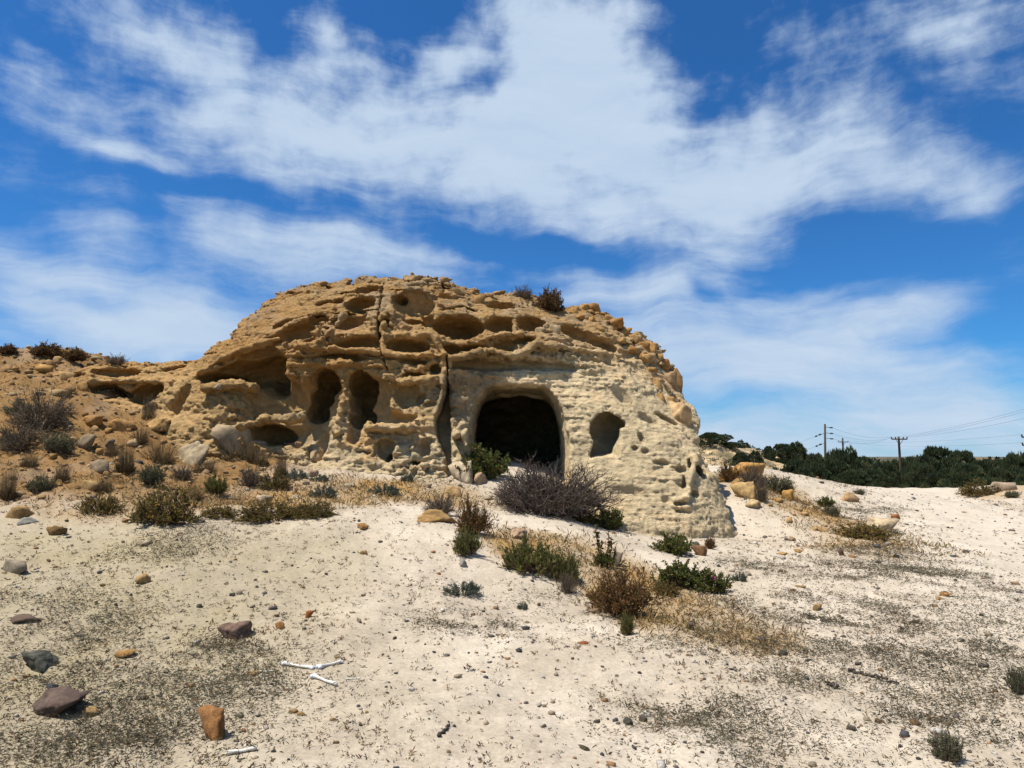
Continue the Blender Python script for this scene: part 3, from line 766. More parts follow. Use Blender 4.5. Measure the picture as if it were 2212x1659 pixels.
def rock_material():
    m, nt, N, L, b = new_mat('tuff_rock')
    tc = N.new('ShaderNodeTexCoord')
    a = N.new('ShaderNodeAttribute'); a.attribute_name = 'Col'
    n1 = N.new('ShaderNodeTexNoise'); n1.inputs['Scale'].default_value = 7; n1.inputs['Detail'].default_value = 9; n1.inputs['Roughness'].default_value = .7
    L.new(tc.outputs['Object'], n1.inputs['Vector'])
    r1 = N.new('ShaderNodeMapRange'); L.new(n1.outputs['Fac'], r1.inputs['Value'])
    r1.inputs['From Min'].default_value = .3; r1.inputs['From Max'].default_value = .7; r1.inputs['To Min'].default_value = .72; r1.inputs['To Max'].default_value = 1.22
    mul = N.new('ShaderNodeVectorMath'); mul.operation = 'MULTIPLY'; L.new(a.outputs['Color'], mul.inputs[0]); L.new(r1.outputs[0], mul.inputs[1])
    # dark specks of lichen and grit
    vo = N.new('ShaderNodeTexNoise'); vo.inputs['Scale'].default_value = 30; vo.inputs['Detail'].default_value = 4
    L.new(tc.outputs['Object'], vo.inputs['Vector'])
    r2 = N.new('ShaderNodeMapRange'); L.new(vo.outputs['Fac'], r2.inputs['Value'])
    r2.inputs['From Min'].default_value = .64; r2.inputs['From Max'].default_value = .74
    li = N.new('ShaderNodeAttribute'); li.attribute_name = 'lichen'
    mm = N.new('ShaderNodeMath'); mm.operation = 'MULTIPLY'; L.new(r2.outputs[0], mm.inputs[0]); L.new(li.outputs['Fac'], mm.inputs[1])
    mx = N.new('ShaderNodeMixRGB'); L.new(mm.outputs[0], mx.inputs[0]); L.new(mul.outputs[0], mx.inputs[1]); mx.inputs[2].default_value = (.10, .085, .065, 1)
    L.new(mx.outputs[0], b.inputs['Base Color'])
    b.inputs['Roughness'].default_value = .95; b.inputs['Specular IOR Level'].default_value = .12
    n3 = N.new('ShaderNodeTexNoise'); n3.inputs['Scale'].default_value = 20; n3.inputs['Detail'].default_value = 8; n3.inputs['Roughness'].default_value = .7
    mp = N.new('ShaderNodeMapping'); mp.inputs['Scale'].default_value = (1, 1, 1.7)
    L.new(tc.outputs['Object'], mp.inputs['Vector']); L.new(mp.outputs[0], n3.inputs['Vector'])
    bp = N.new('ShaderNodeBump'); bp.inputs['Strength'].default_value = .9; bp.inputs['Distance'].default_value = .06
    L.new(n3.outputs['Fac'], bp.inputs['Height'])
    n4 = N.new('ShaderNodeTexNoise'); n4.noise_type = 'RIDGED_MULTIFRACTAL'; n4.inputs['Scale'].default_value = 5.5; n4.inputs['Detail'].default_value = 8; n4.inputs['Roughness'].default_value = .62
    mp2 = N.new('ShaderNodeMapping'); mp2.inputs['Scale'].default_value = (1, 1, 1.9); mp2.inputs['Rotation'].default_value = (0, .12, 0)
    L.new(tc.outputs['Object'], mp2.inputs['Vector']); L.new(mp2.outputs[0], n4.inputs['Vector'])
    bp2 = N.new('ShaderNodeBump'); bp2.inputs['Strength'].default_value = .8; bp2.inputs['Distance'].default_value = .035
    L.new(n4.outputs['Fac'], bp2.inputs['Height']); L.new(bp.outputs[0], bp2.inputs['Normal']); L.new(bp2.outputs[0], b.inputs['Normal'])
    return m

ROCK_V = None
def build_rock():
    global ROCK_V
    H = .03; FCT = 4
    Dc, *_ = rock_sdf(H * FCT)
    tick('coarse')
    near = np.abs(Dc) < .25
    cx, cy, cz = [o + np.arange(n) * H * FCT for o, n in zip((X0, Y0, Z0_), Dc.shape)]
    gb = ground_base(*np.meshgrid(cx, cy, indexing='ij'))
    near &= cz[None, None, :] > gb[:, :, None] - .5
    nx, ny, nz = Dc.shape
    fm = np.repeat(np.repeat(np.repeat(near, FCT, 0), FCT, 1), FCT, 2)
    prev = np.repeat(np.repeat(np.repeat(Dc, FCT, 0), FCT, 1), FCT, 2)
    D, xs, ys, zs = rock_sdf(H, fm, prev)
    D[:, -1, :] = np.maximum(D[:, -1, :], .01)
    tick('fine')
    V, F = surface_nets(D, xs, ys, zs, H)
    tick('nets')
    # drop whatever lies well under the soil
    gz = ground_base(V[:, 0], V[:, 1])
    keepv = V[:, 2] > gz - .45
    keepf = keepv[F].any(1)
    F = F[keepf]
    used = np.zeros(len(V), bool); used[F] = True
    remap = np.cumsum(used) - 1
    V = V[used]; F = remap[F]
    # fragments cut loose by the noise: keep the one connected body
    lab = np.arange(len(V))
    ea = np.concatenate([F[:, 0], F[:, 1], F[:, 2]]); eb = np.concatenate([F[:, 1], F[:, 2], F[:, 3]])
    for _ in range(60):
        la, lb = lab[ea], lab[eb]
        m_ = la != lb
        if not m_.any(): break
        ea, eb, la, lb = ea[m_], eb[m_], la[m_], lb[m_]
        hi, lo = np.maximum(la, lb), np.minimum(la, lb)
        o_ = np.argsort(-lo, kind='stable'); lab[hi[o_]] = lo[o_]
        for _ in range(40):
            l2 = lab[lab]
            if (l2 == lab).all(): break
            lab = l2
    big = np.bincount(lab).argmax(); ok = lab == big
    F = F[ok[F].all(1)]; remap = np.cumsum(ok) - 1; V = V[ok]; F = remap[F]
    # crumbly crust: rough where the old surface survives, smooth where the wind has scooped it out
    x, y, z = V.T
    u, v = to_px(x, y, z)
    yr = np.interp(x, np.sort(SP[:, 0]), SY[np.argsort(SP[:, 0])])
    db = smax((face_y(u, v) - y) * .9, poly_sdf(x, z, _poly) + .16 * np.maximum(yr - y, 0) ** 1.6 * sstep(.4, 2.2, z), .35)
    crust = sstep(-.30, -.10, db) * (y < 17.8)
    e1 = V[F[:, 2]] - V[F[:, 0]]; e2 = V[F[:, 3]] - V[F[:, 1]]; fn = np.cross(e1, e2)
    nrm = np.zeros_like(V)
    for q in range(4):
        for c_ in range(3): nrm[:, c_] += np.bincount(F[:, q], fn[:, c_], len(V))
    nrm /= np.linalg.norm(nrm, axis=1, keepdims=True) + 1e-9
    calm = 1 - .62 * sstep(790, 860, v) * sstep(960, 1040, u)
    disp = .060 * (.40 - np.abs(vnoise(x * 8, y * 8, z * 13, 161)) * 2) + .042 * (.40 - np.abs(vnoise(x * 15, y * 15, z * 21, 163)) * 2) + .022 * vnoise(x * 31, y * 31, z * 31, 165) / np.maximum(calm, .5)
    patch = np.clip(.55 + 1.6 * fbm(x * 1.4, y * 1.4, z * 1.8, 2, 167), .15, 1.2)
    V = V + nrm * (disp * crust * calm * patch + .004 * (crust > .3) * np.random.default_rng(2).normal(size=len(V)))[:, None]
    x, y, z = V.T
    n1 = fbm(x * .6, y * .6, z * .8, 4, 150); n2 = fbm(x * 2.2, y * 2.2, z * 3.5, 4, 155)
    ochre = np.array([.51, .285, .10]); tan = np.array([.63, .41, .18]); pale = np.array([.77, .60, .355]); red = np.array([.44, .21, .075]); grey = np.array([.28, .22, .145])
    def mixc(C, c, w): return C * (1 - w[:, None]) + c * w[:, None]
    C = np.ones((len(V), 3)) * tan
    C = mixc(C, ochre, np.clip(sstep(2.2, 4.0, z) * .75 + n1 * .9, 0, 1))
    C = mixc(C, pale * 1.05, np.clip(sstep(4.1, 2.2, z - .5 * (x > 0) - .18 * x) * 1.0 + .8 * n1, 0, 1) * sstep(-3.5, 0.5, x + n1))
    C = mixc(C, pale, np.clip(sstep(2.5, 1.5, z + 1.2 * n2) * sstep(-5.2, -3.6, x), 0, 1) * .85)
    C = mixc(C, red, np.clip(sstep(2.2, 3.6, x) * sstep(2.2, 3.2, z) * .5 + .9 * n2 - .15, 0, .7))
    stain = sstep(1.0, .3, np.hypot((x + .95) / .75, (z - 2.75) / 1.1) + .9 * n2)
    C = mixc(C, grey, np.clip(stain * .55, 0, 1))
    C = mixc(C, grey * 1.25, np.clip(crust * sstep(3.4, 4.6, z + n1 - .1 * np.abs(x)) * (.30 + 1.3 * n2), 0, .6))
    C *= (1 + .34 * n2)[:, None]
    lich = np.clip(.35 + 1.0 * n1 + .8 * stain + .4 * sstep(4.6, 5.6, z), 0, 1) * (1 - .7 * sstep(1.6, 2.6, x))
    me = mesh_np('rock_outcrop', V, F, rock_material(), False, C, {'lichen': lich})
    o = link('rock_outcrop', me)
    tag(o, 'large domed tan rock outcrop hollowed by a dark cave mouth and many wind-worn pits', 'rock')
    ROCK_V = V
    print('rock verts', len(V), 'faces', len(F))
build_rock()
tick('rock')

# ================================================================== STONES
def ico(sub):
    bm = bmesh.new(); bmesh.ops.create_icosphere(bm, subdivisions=sub, radius=1.0)
    V = np.array([v.co[:] for v in bm.verts]); F = np.array([[v.index for v in f.verts] for f in bm.faces]); bm.free()
    return V, F
ICO = {k: ico(k) for k in (1, 2, 3, 4)}
def stone_shape(seed, sub=3, planes=10, rough=.10, soft=60):
    g = np.random.default_rng(seed)
    V, F = ICO[sub]
    n = g.normal(size=(planes, 3)); n /= np.linalg.norm(n, axis=1)[:, None]
    n = np.concatenate([n, [[0, 0, -1.0], [0, 0, 1.0]]])
    d = g.uniform(.62, 1.0, len(n)); d[-2] = .75
    dots = V @ n.T
    r = 1.0 / np.maximum((np.maximum(dots / d, 0) ** soft).sum(1) ** (1 / soft), .05)
    P = V * r[:, None]
    o = seed % 50
    x, y, z = (P * 1.6).T
    k = rough * fbm(x * 1.5, y * 1.5, z * 1.5, 4 if sub > 2 else 2, o, .6) + rough * .5 * np.abs(vnoise(x * 4, y * 4, z * 6, o + 9))
    P = P * (1 + k * 2)[:, None]
    P -= (P.max(0) + P.min(0)) / 2
    P /= np.ptp(P, axis=0)            # unit box, centred
    x, y, z = (P * 5).T
    c = 1 + .8 * fbm(x, y, z, 5, o + 20, .6)
    C = np.stack([c, c * (1 - .04 * vnoise(x, y, z, 5)), c * (1 + .1 * vnoise(x, y, z, 7))], -1)
    return P, F, C
STONE_ME = {}
def stone_mesh(seed, sub, **kw):
    k = (seed, sub)
    if k not in STONE_ME:
        P, F, C = stone_shape(seed, sub, **kw)
        STONE_ME[k] = mesh_np('stone', P, F, M_STONE, False, C)
    return STONE_ME[k]
_rv = ROCK_V[::2]; _ru, _rvv = to_px(_rv[:, 0], _rv[:, 1], _rv[:, 2])
def rpt(u, v, rad=5):
    m = np.hypot(_ru - u, _rvv - v) < rad
    if not m.any(): m = np.hypot(_ru - u, _rvv - v) < rad * 4
    q = _rv[m]; return Vector(q[q[:, 1].argmin()])
PURPLE = (.19, .135, .125); DARK = (.10, .10, .10); GREYS = (.34, .31, .28); PALE = (.50, .44, .37); TAN = (.47, .335, .18); ORANGE = (.33, .175, .075); OCH = (.40, .245, .105); BLUEG = (.30, .32, .34); BROWN = (.25, .15, .09); PINK = (.45, .34, .27); RED = (.34, .12, .05)
def stone(name, u, v, w, h, colr, label, seed, group=None, on='g', sub=3, rz=None, dep=None, bury=.16, cat=None, tilt=0):
    p = gpt(u, v) if on == 'g' else rpt(u, v - h * .2)
    s = p.y / FPX
    W = w * s; Dp = (dep or random.uniform(.7, .95)) * W
    an = math.atan2(max(EYE - p.z, 0), p.y)
    Hh = max(.5 * h * s, (h * s - .75 * Dp * math.sin(an)) / math.cos(an))
    if on == 'r': bury = max(bury, .38)
    else: bury = max(bury, .22)
    me = stone_mesh(seed % 23, sub)
    rz = random.choice([0, .3, -.3, 3.1, 2.9]) if rz is None else rz
    o = link(name, me, None, (p.x, p.y + Dp * .28, p.z + Hh * (.5 - bury)), (0, R(tilt), rz), (W, Dp, Hh * (1 + bury)))
    o.color = (colr[0] * 1.12 * ALB, colr[1] * .98 * ALB, colr[2] * .74 * ALB, 1)
    return tag(o, label, cat or ('boulder' if name == 'boulder' else 'stone'), group)

S = stone
S('boulder', 500, 1380, 68, 46, PURPLE, 'purplish brown boulder with a pink top facet on the yellow soil, left foreground', 3, sub=4)
S('boulder', 446, 1592, 84, 78, ORANGE, 'orange-brown angular rock near the bottom edge, left of the lone bone', 6, sub=4, dep=.8)
S('boulder', 112, 1545, 116, 66, (.13, .098, .095), 'biggest dark purple-brown boulder in the bottom left corner', 5, sub=4)
S('boulder', 66, 1448, 78, 52, (.11, .12, .115), 'dark grey-green boulder above the purple-brown one at the left edge', 12, sub=4)
S('boulder', 50, 1345, 62, 26, (.17, .13, .12), 'low dark brown-grey rock at the left edge, half sunk in soil', 2, bury=.3)
S('boulder', 18, 1240, 56, 38, GREYS, 'light grey rock cut by the left edge of the picture', 6)
S('boulder', 120, 1155, 46, 25, (.22, .15, .07), 'brown half-buried rock with a shaded hollow front, left slope foot', 9)
S('stone', 58, 1132, 42, 17, BLUEG, 'blue-grey flat stone at the foot of the left slope', 14)
S('stone', 303, 1262, 31, 27, TAN, 'tan stone alone on the speckled soil, left of centre', 4)
S('stone', 604, 1358, 25, 18, ORANGE, 'round orange stone beside the purple boulder, right of it', 1)
S('stone', 668, 1334, 19, 17, (.42, .17, .06), 'small reddish orange stone on white sand', 7)
S('stone', 266, 1420, 40, 20, (.44, .27, .11), 'knobbly orange-tan stone between grey mats', 13)
S('stone', 312, 1180, 24, 15, PALE, 'whitish grey stone upslope on the left soil', 16)
S('stone', 546, 1460, 25, 14, TAN, 'tan stone at the left end of the thin bone', 15)
S('stone', 190, 1545, 38, 26, TAN, 'pale tan slab leaning beside the biggest purple-brown boulder', 10, tilt=-25)
S('stone', 515, 1550, 18, 12, GREYS, 'small round grey stone between orange rock and bones', 11)
S('stone', 632, 1540, 20, 11, TAN, 'left one of two small tan stones below the bones', 17)
S('stone', 650, 1546, 17, 10, (.44, .31, .16), 'right one of two small tan stones below the bones', 18)
S('stone', 500, 1288, 13, 9, DARK, 'small dark pebble beside a light grey one, left middle', 19)
S('stone', 516, 1285, 14, 11, GREYS, 'small light grey pebble beside a dark one, left middle', 20)
S('stone', 428, 1312, 13, 10, (.2, .2, .2), 'lone grey pebble left of the pair of pebbles', 21)
S('stone', 657, 1360, 10, 8, BLUEG, 'tiny blue-grey pebble near the orange stones', 22)
# middle ground
S('boulder', 1116, 1162, 45, 26, PINK, 'flat-topped pinkish boulder in the sand before the dead bush', 2, sub=4)
S('boulder', 1330, 1222, 35, 34, (.25, .22, .20), 'dark grey rounded rock beside the upright succulent', 12)
S('stone', 999, 1224, 26, 19, BLUEG, 'angular blue-grey slab on white sand', 10, tilt=20)
S('boulder', 994, 1040, 62, 52, (.52, .47, .40), 'whitish rough boulder standing left of the cave mouth', 6, sub=4)
S('boulder', 1038, 1046, 32, 30, PINK, 'smooth pale block leaning against the whitish boulder by the cave', 4)
S('boulder', 980, 1072, 34, 26, TAN, 'tan boulder in front of the whitish one', 9)
S('stone', 923, 1054, 22, 14, PALE, 'pale stone in dry grass left of the cave boulders', 1)
S('stone', 1054, 1080, 19, 12, PALE, 'small white stone at the left foot of the dead bush', 16)
S('boulder', 942, 1128, 78, 32, (.36, .24, .115), 'layered tan slab of rock at the edge of the sand berm', 14, sub=4)
S('stone', 1350, 1136, 20, 34, (.42, .28, .13), 'upright tan rock behind the green shrub at the outcrop foot', 3)
S('boulder', 1513, 1200, 34, 26, BROWN, 'brown stone beside the small rust-coloured shrub', 5)
S('stone', 1505, 1178, 15, 10, DARK, 'small black stone on top of the slope behind the brown stone', 8)
S('stone', 1490, 1360, 22, 18, (.16, .15, .16), 'dark grey stone below the orange-brown shrub', 7)
S('stone', 1285, 1325, 22, 13, PINK, 'pinkish stone at the left foot of the orange-brown shrub', 13)
S('stone', 1261, 1392, 21, 9, RED, 'flat red stone on white sand', 2)
S('stone', 780, 1143, 26, 15, OCH, 'ochre stone lying on the sand berm', 11)
S('stone', 774, 1345, 16, 12, GREYS, 'grey stone on bare white sand, centre left', 6)
S('stone', 1358, 1566, 22, 18, DARK, 'larger of two neighbouring black stones, bottom right of centre', 15)
S('stone', 1390, 1559, 18, 16, (.14, .13, .12), 'smaller of two neighbouring black stones, bottom right of centre', 17)
S('stone', 1290, 1562, 12, 9, (.08, .08, .08), 'single black pebble left of the two black stones', 18)
S('stone', 1262, 1620, 24, 12, (.10, .095, .06), 'dark olive flat stone near the bottom edge', 10)
S('stone', 785, 1198, 18, 11, TAN, 'pale tan stone half sunk in sand below the berm', 4)
S('stone', 948, 1242, 9, 7, ORANGE, 'small orange pebble on clean sand', 1)
S('stone', 570, 1085, 38, 20, PALE, 'pale flat stone behind the olive ground shrub', 9)
S('stone', 640, 1078, 24, 11, PALE, 'long pale stone in the dry grass', 14)
S('stone', 677, 1032, 21, 22, PINK, 'pinkish upright stone in front of the tall niches', 3)
S('stone', 755, 1052, 26, 9, (.5, .47, .43), 'thin white flake of stone in the grass before the outcrop', 19)
S('stone', 660, 1048, 16, 10, PALE, 'small pale stone beside the blue-green tuft', 20)
# in front of the left half of the outcrop
S('boulder', 486, 992, 92, 88, (.40, .335, .265), 'large pyramid-shaped grey-tan boulder behind tall dry grass', 13, sub=4, rz=0)
S('boulder', 552, 990, 42, 48, (.48, .43, .38), 'white egg-shaped boulder right of the pyramid-shaped one', 7, sub=4)
S('boulder', 630, 992, 52, 46, (.36, .25, .18), 'brown boulder with a white top under the low hollow', 5, sub=4)
S('boulder', 674, 998, 42, 38, (.48, .39, .28), 'white-topped boulder nearest the tall niches', 2, sub=4)
S('boulder', 397, 1002, 82, 58, (.36, .315, .245), 'grey lichen-covered boulder left of the pyramid-shaped one', 9, sub=4)
S('boulder', 181, 966, 40, 32, (.30, .25, .19), 'grey boulder on the left bank under the ledge', 12)
S('stone', 234, 966, 28, 20, (.10, .10, .11), 'dark slate slab leaning in the grass on the left bank', 10, tilt=30)
S('boulder', 259, 930, 58, 30, OCH, 'rounded ochre boulder under the left ledge', 4)
S('boulder', 211, 1015, 48, 26, (.30, .25, .19), 'grey-brown rock in the middle of the left bank', 1)
S('boulder', 186, 1060, 42, 27, (.42, .30, .16), 'angular tan block low on the left bank', 6)
S('stone', 125, 1050, 17, 17, OCH, 'small ochre stone beside the grey-green tuft, left bank', 8)
S('stone', 86, 1078, 17, 11, TAN, 'small tan stone low on the left bank', 16)
S('boulder', 30, 1118, 56, 30, (.38, .27, .14), 'tan boulder at the left edge where bank meets sand', 14)
S('boulder', 374, 895, 38, 30, (.44, .29, .13), 'tan boulder inside the left ledge hollow', 3)
S('stone', 393, 878, 24, 26, OCH, 'upper ochre block inside the left ledge hollow', 15)
S('boulder', 196, 918, 52, 24, OCH, 'flat ochre boulder left of the rounded one under the ledge', 11)
S('boulder', 330, 925, 70, 26, (.42, .28, .13), 'broad ochre ledge block at the foot of the hollow', 18, sub=4)
S('stone', 30, 915, 40, 18, OCH, 'ochre stone beside the grey thorny bush', 17)
S('stone', 110, 905, 46, 30, OCH, 'dark-hollowed ochre rock behind the grey thorny bush', 5)
# right of the outcrop
S('boulder', 1605, 1036, 104, 44, (.43, .265, .10), 'orange-brown flat mound of rock right of the outcrop, shrub on its front', 14, sub=4, dep=.9)
S('boulder', 1609, 1048, 50, 18, (.46, .31, .14), 'small tan ledge block under the mound of rock', 10)
S('boulder', 1610, 1076, 50, 42, (.50, .375, .205), 'upper pale tan block at the right foot of the outcrop', 6, sub=4)
S('boulder', 1630, 1098, 36, 22, (.54, .44, .29), 'lower pale block in front of the upper one, right of the outcrop', 4)
S('boulder', 1705, 1080, 26, 27, (.44, .27, .10), 'orange upright rock on the slope right of the outcrop', 3)
S('boulder', 1836, 1083, 38, 24, (.45, .32, .21), 'pinkish brown smooth boulder beside the track', 8)
S('boulder', 1912, 1150, 60, 38, (.50, .43, .34), 'pale boulder with dark underside beside the olive shrub', 5, sub=4)
S('stone', 1938, 1122, 20, 14, (.36, .17, .08), 'red-brown stone behind the pale boulder by the track', 13)
S('stone', 1817, 1200, 15, 15, (.16, .11, .10), 'dark stump-like stone on the slope, right', 7)
S('stone', 1713, 1169, 16, 12, PINK, 'pinkish stone on white sand right of the outcrop', 2)
S('stone', 1700, 1168, 10, 7, DARK, 'tiny dark stone touching the pinkish one', 1)
S('stone', 2088, 1195, 15, 9, (.2, .2, .2), 'grey flat stone at the edge of the white track', 11)
S('stone', 1782, 1149, 23, 13, TAN, 'tan stone on the ochre slope beside dry grass', 9)
S('stone', 2197, 1264, 18, 10, PINK, 'pinkish white stone at the right edge of the picture', 12)
S('stone', 1768, 1318, 23, 17, TAN, 'tan block on speckled sand, right', 16)
S('stone', 1691, 1316, 15, 9, PALE, 'small white stone left of the tan block', 19)
S('stone', 2047, 1289, 28, 12, OCH, 'long brown chip of stone on the right sand', 10, tilt=12)
S('stone', 2033, 1295, 17, 8, TAN, 'flat tan stone below the long brown chip', 14)
S('boulder', 2172, 1060, 44, 22, (.42, .35, .31), 'pink-grey boulder on the mound before the trees, far right', 6)
S('boulder', 2144, 1066, 26, 18, (.33, .31, .30), 'grey boulder left of the pink-grey one, far right', 9)
S('stone', 1692, 1416, 22, 16, DARK, 'black stone amid the grey mat, lower right', 15)
S('stone', 1840, 1577, 22, 14, (.16, .15, .14), 'dark grey stone near the bottom right', 17)
S('stone', 1902, 1561, 18, 10, BROWN, 'brown stone right of the dark grey one, bottom right', 18)
S('stone', 1757, 1657, 17, 12, GREYS, 'grey stone on the bottom edge', 20)
S('stone', 2129, 1556, 14, 11, GREYS, 'grey round stone near the right edge, low', 21)
S('stone', 2126, 1442, 19, 11, (.13, .13, .14), 'dark slate stone near the right edge', 22)
S('stone', 2078, 1386, 14, 9, (.2, .21, .22), 'slate-grey pebble above the dark slate stone', 3)
S('stone', 1980, 1346, 14, 9, DARK, 'dark stone among right-hand grey mats', 5)
S('stone', 1730, 1192, 22, 7, OCH, 'flat ochre flake on sand right of the outcrop', 14)
S('stone', 1845, 1205, 18, 7, ORANGE, 'orange flake beside the stump-like stone', 10)
S('stone', 1900, 1216, 16, 7, DARK, 'black flake on the right-hand slope', 2)
S('stone', 1937, 1205, 11, 9, (.08, .08, .08), 'black pebble above the black flake', 1)
S('stone', 1692, 1198, 26, 7, (.46, .3, .13), 'long thin ochre flake below the outcrop corner', 4)
S('stone', 1730, 1270, 20, 8, TAN, 'tan flake beside a red chip, right middle', 6)
S('stone', 1716, 1277, 12, 7, RED, 'red chip beside the tan flake', 8)
def near(u, v, marks): return min(marks, key=lambda m_: math.hypot(m_[0] - u, (m_[1] - v) * 1.5))[2]
BANK_MARKS = [(20, 775, 'below the skyline bush at the picture edge'), (95, 785, 'below the largest skyline bush'), (160, 800, 'below the rounded skyline bush'), (30, 850, 'above the grey thorny bushes'), (140, 850, 'left of the ledge'), (60, 940, 'among the grey thorny bushes'), (180, 950, 'beside the grey bank boulder'), (210, 1015, 'by the grey-brown bank rock'), (186, 1055, 'by the angular tan block'), (40, 1040, 'near the tall edge grass'), (300, 960, 'under the broad ledge block'), (330, 1040, 'near the grey-green shrub'), (120, 1010, 'in the middle of the bank, left')]
SLOPE_MARKS = [(1610, 1075, 'by the pale tan blocks'), (1680, 1066, 'by the grey-green slope shrub'), (1705, 1085, 'by the orange upright rock'), (1785, 1096, 'by the small green shrub'), (1836, 1083, 'by the pinkish brown boulder'), (1782, 1149, 'by the tan stone and dry grass'), (1640, 1110, 'below the pale tan blocks'), (1860, 1140, 'above the dark olive shrub')]
SAND_MARKS = [(680, 1450, 'near the leg bones'), (500, 1380, 'near the purplish boulder'), (446, 1590, 'near the orange-brown rock'), (110, 1540, 'near the biggest purple-brown boulder'), (50, 1345, 'near the left edge rocks'), (300, 1250, 'near the lone tan stone'), (120, 1150, 'at the foot of the left bank'), (780, 1140, 'on the sand berm'), (1005, 1220, 'near the blue-grey slab'), (1345, 1330, 'below the large orange-brown shrub'), (1000, 1290, 'near the flat grey-green plant'), (1260, 1390, 'near the flat red stone'), (1370, 1560, 'near the two black stones'), (1262, 1620, 'near the dark olive stone'), (1880, 1465, 'near the long stick'), (1692, 1410, 'near the black stone in the mat'), (1770, 1310, 'near the tan block'), (2040, 1290, 'near the long brown chip'), (1712, 1170, 'right of the outcrop corner'), (1872, 1180, 'below the pale boulder'), (2090, 1190, 'on the white track'), (1850, 1570, 'near the bottom right stones'), (2060, 1640, 'near the spiky tuft'), (900, 1500, 'on the open sand, bottom centre'), (900, 1380, 'on the open sand, centre'), (800, 1620, 'at the bottom edge, left of centre'), (1500, 1470, 'on the open sand, right of centre'), (2130, 1440, 'near the right edge slate')]
# loose blocks on the outcrop itself
S('stone', 1168, 715, 26, 15, (.46, .37, .27), 'left one of three pale stones lodged in a pit of the outcrop', 1, on='r', bury=.2)
S('stone', 1186, 706, 22, 14, (.44, .35, .25), 'middle one of three pale stones lodged in a pit of the outcrop', 4, on='r', bury=.2)
S('stone', 1198, 720, 25, 23, (.47, .38, .28), 'right one of three pale stones lodged in a pit of the outcrop', 6, on='r', bury=.2)
S('boulder', 1447, 828, 34, 30, (.34, .25, .165), 'grey-brown rounded block on the right shoulder of the outcrop', 3, on='r', bury=.2)
S('boulder', 1473, 910, 78, 42, (.44, .33, .215), 'big pale slab overhanging the right side of the outcrop', 10, on='r', bury=.15, sub=4, tilt=22)
S('boulder', 1467, 835, 24, 44, (.37, .225, .10), 'upright knob of rock on the right skyline of the outcrop', 8, on='r', bury=.2)
S('boulder', 1420, 835, 30, 24, (.42, .27, .12), 'tan block left of the grey-brown rounded one on the shoulder', 9, on='r', bury=.25)
S('boulder', 1032, 656, 36, 26, (.31, .20, .09), 'dark brown hanging block under the skyline of the outcrop', 5, on='r', bury=.25)
S('stone', 470, 842, 22, 12, (.4, .36, .31), 'pale stone lying inside the big dark hollow', 2, on='r', bury=.2)
ORD = ['first', 'second', 'third', 'fourth', 'fifth', 'sixth', 'seventh', 'eighth', 'ninth', 'tenth', 'eleventh', 'twelfth', 'thirteenth', 'fourteenth', 'fifteenth', 'sixteenth', 'seventeenth', 'eighteenth', 'nineteenth', 'twentieth', 'twenty-first', 'twenty-second']
CR = ['just right of the highest point', 'right of the highest point, second along', 'above the dark hanging block', 'under the crest near the hanging block', 'left of the grey-brown top bush', 'beside the grey-brown top bush', 'on the left part of the dome', 'at the highest point', 'between hanging block and top bushes']
_sh = [(1268, 668, 34, 18), (1290, 672, 26, 20), (1255, 690, 30, 16), (1318, 690, 28, 16), (1330, 706, 34, 18), (1300, 712, 24, 14), (1352, 720, 30, 16), (1375, 735, 26, 18), (1392, 748, 28, 16), (1368, 758, 24, 14),
                                  (1410, 760, 30, 20), (1425, 776, 24, 16), (1398, 782, 22, 14), (1440, 790, 26, 18), (1412, 805, 22, 16), (1385, 770, 20, 12), (1345, 742, 20, 12), (1280, 690, 20, 12), (1458, 806, 20, 14), (1240, 672, 22, 12), (1430, 862, 22, 18), (1452, 868, 26, 16)]
for i, (u, v, w, h) in enumerate(sorted(_sh)):
    S('stone', u, v, w, h, [(.42, .26, .11), (.38, .22, .09), (.45, .30, .145)][i % 3], f"{ORD[i]} loose tan block counted down the outcrop's right shoulder from the round bush", i * 3 + 1, 'loose blocks along the right shoulder of the outcrop', on='r', bury=.3)
for i, (u, v, w, h) in enumerate([(925, 604, 30, 10), (965, 606, 34, 12), (1000, 616, 32, 12), (985, 628, 26, 12), (1080, 634, 30, 10), (1120, 636, 26, 10), (700, 612, 26, 8), (895, 600, 26, 9), (1055, 636, 22, 9)]):
    S('stone', u, v, w, h, (.38, .27, .15), f"flat crust block on the outcrop skyline {CR[i]}", i * 5 + 2, 'flat crust blocks on top of the outcrop', on='r', bury=.35)
# stones strewn over the left bank
_g = np.random.default_rng(21)
for i in range(170):
    u = _g.uniform(0, 400); v = 770 + 290 * _g.random() ** 1.3
    if v < 768 + max(0, u - 190) * .75: continue
    if u > 190 and v < 905: continue
    w = (8 + 20 * _g.random() ** 2) * (1.2 if v < 860 else .8)
    S('stone', u, v, w, w * _g.uniform(.5, .8), [(.42, .27, .115), (.38, .24, .10), (.34, .22, .11), (.45, .32, .17)][i % 4], f"{['tan', 'ochre', 'brown', 'pale tan'][i % 4]} {'larger' if w > 18 else 'small'} stone {near(u, v, BANK_MARKS)}, left bank", int(_g.integers(0, 23)), 'tan stones strewn over the left bank', sub=2, bury=.25)
for i in range(30):
    u = _g.uniform(1590, 1860); v = 1035 + (u - 1590) * .30 + _g.uniform(0, 60)
    w = _g.uniform(7, 20)
    S('stone', u, v, w, w * _g.uniform(.5, .8), [(.48, .34, .18), (.42, .27, .11), (.50, .40, .26)][i % 3], f"{['tan', 'ochre', 'pale'][i % 3]} {'larger' if w > 13 else 'small'} stone on the slope {near(u, v, SLOPE_MARKS)}", int(_g.integers(0, 23)), 'stones on the slope right of the outcrop', sub=2, bury=.25)
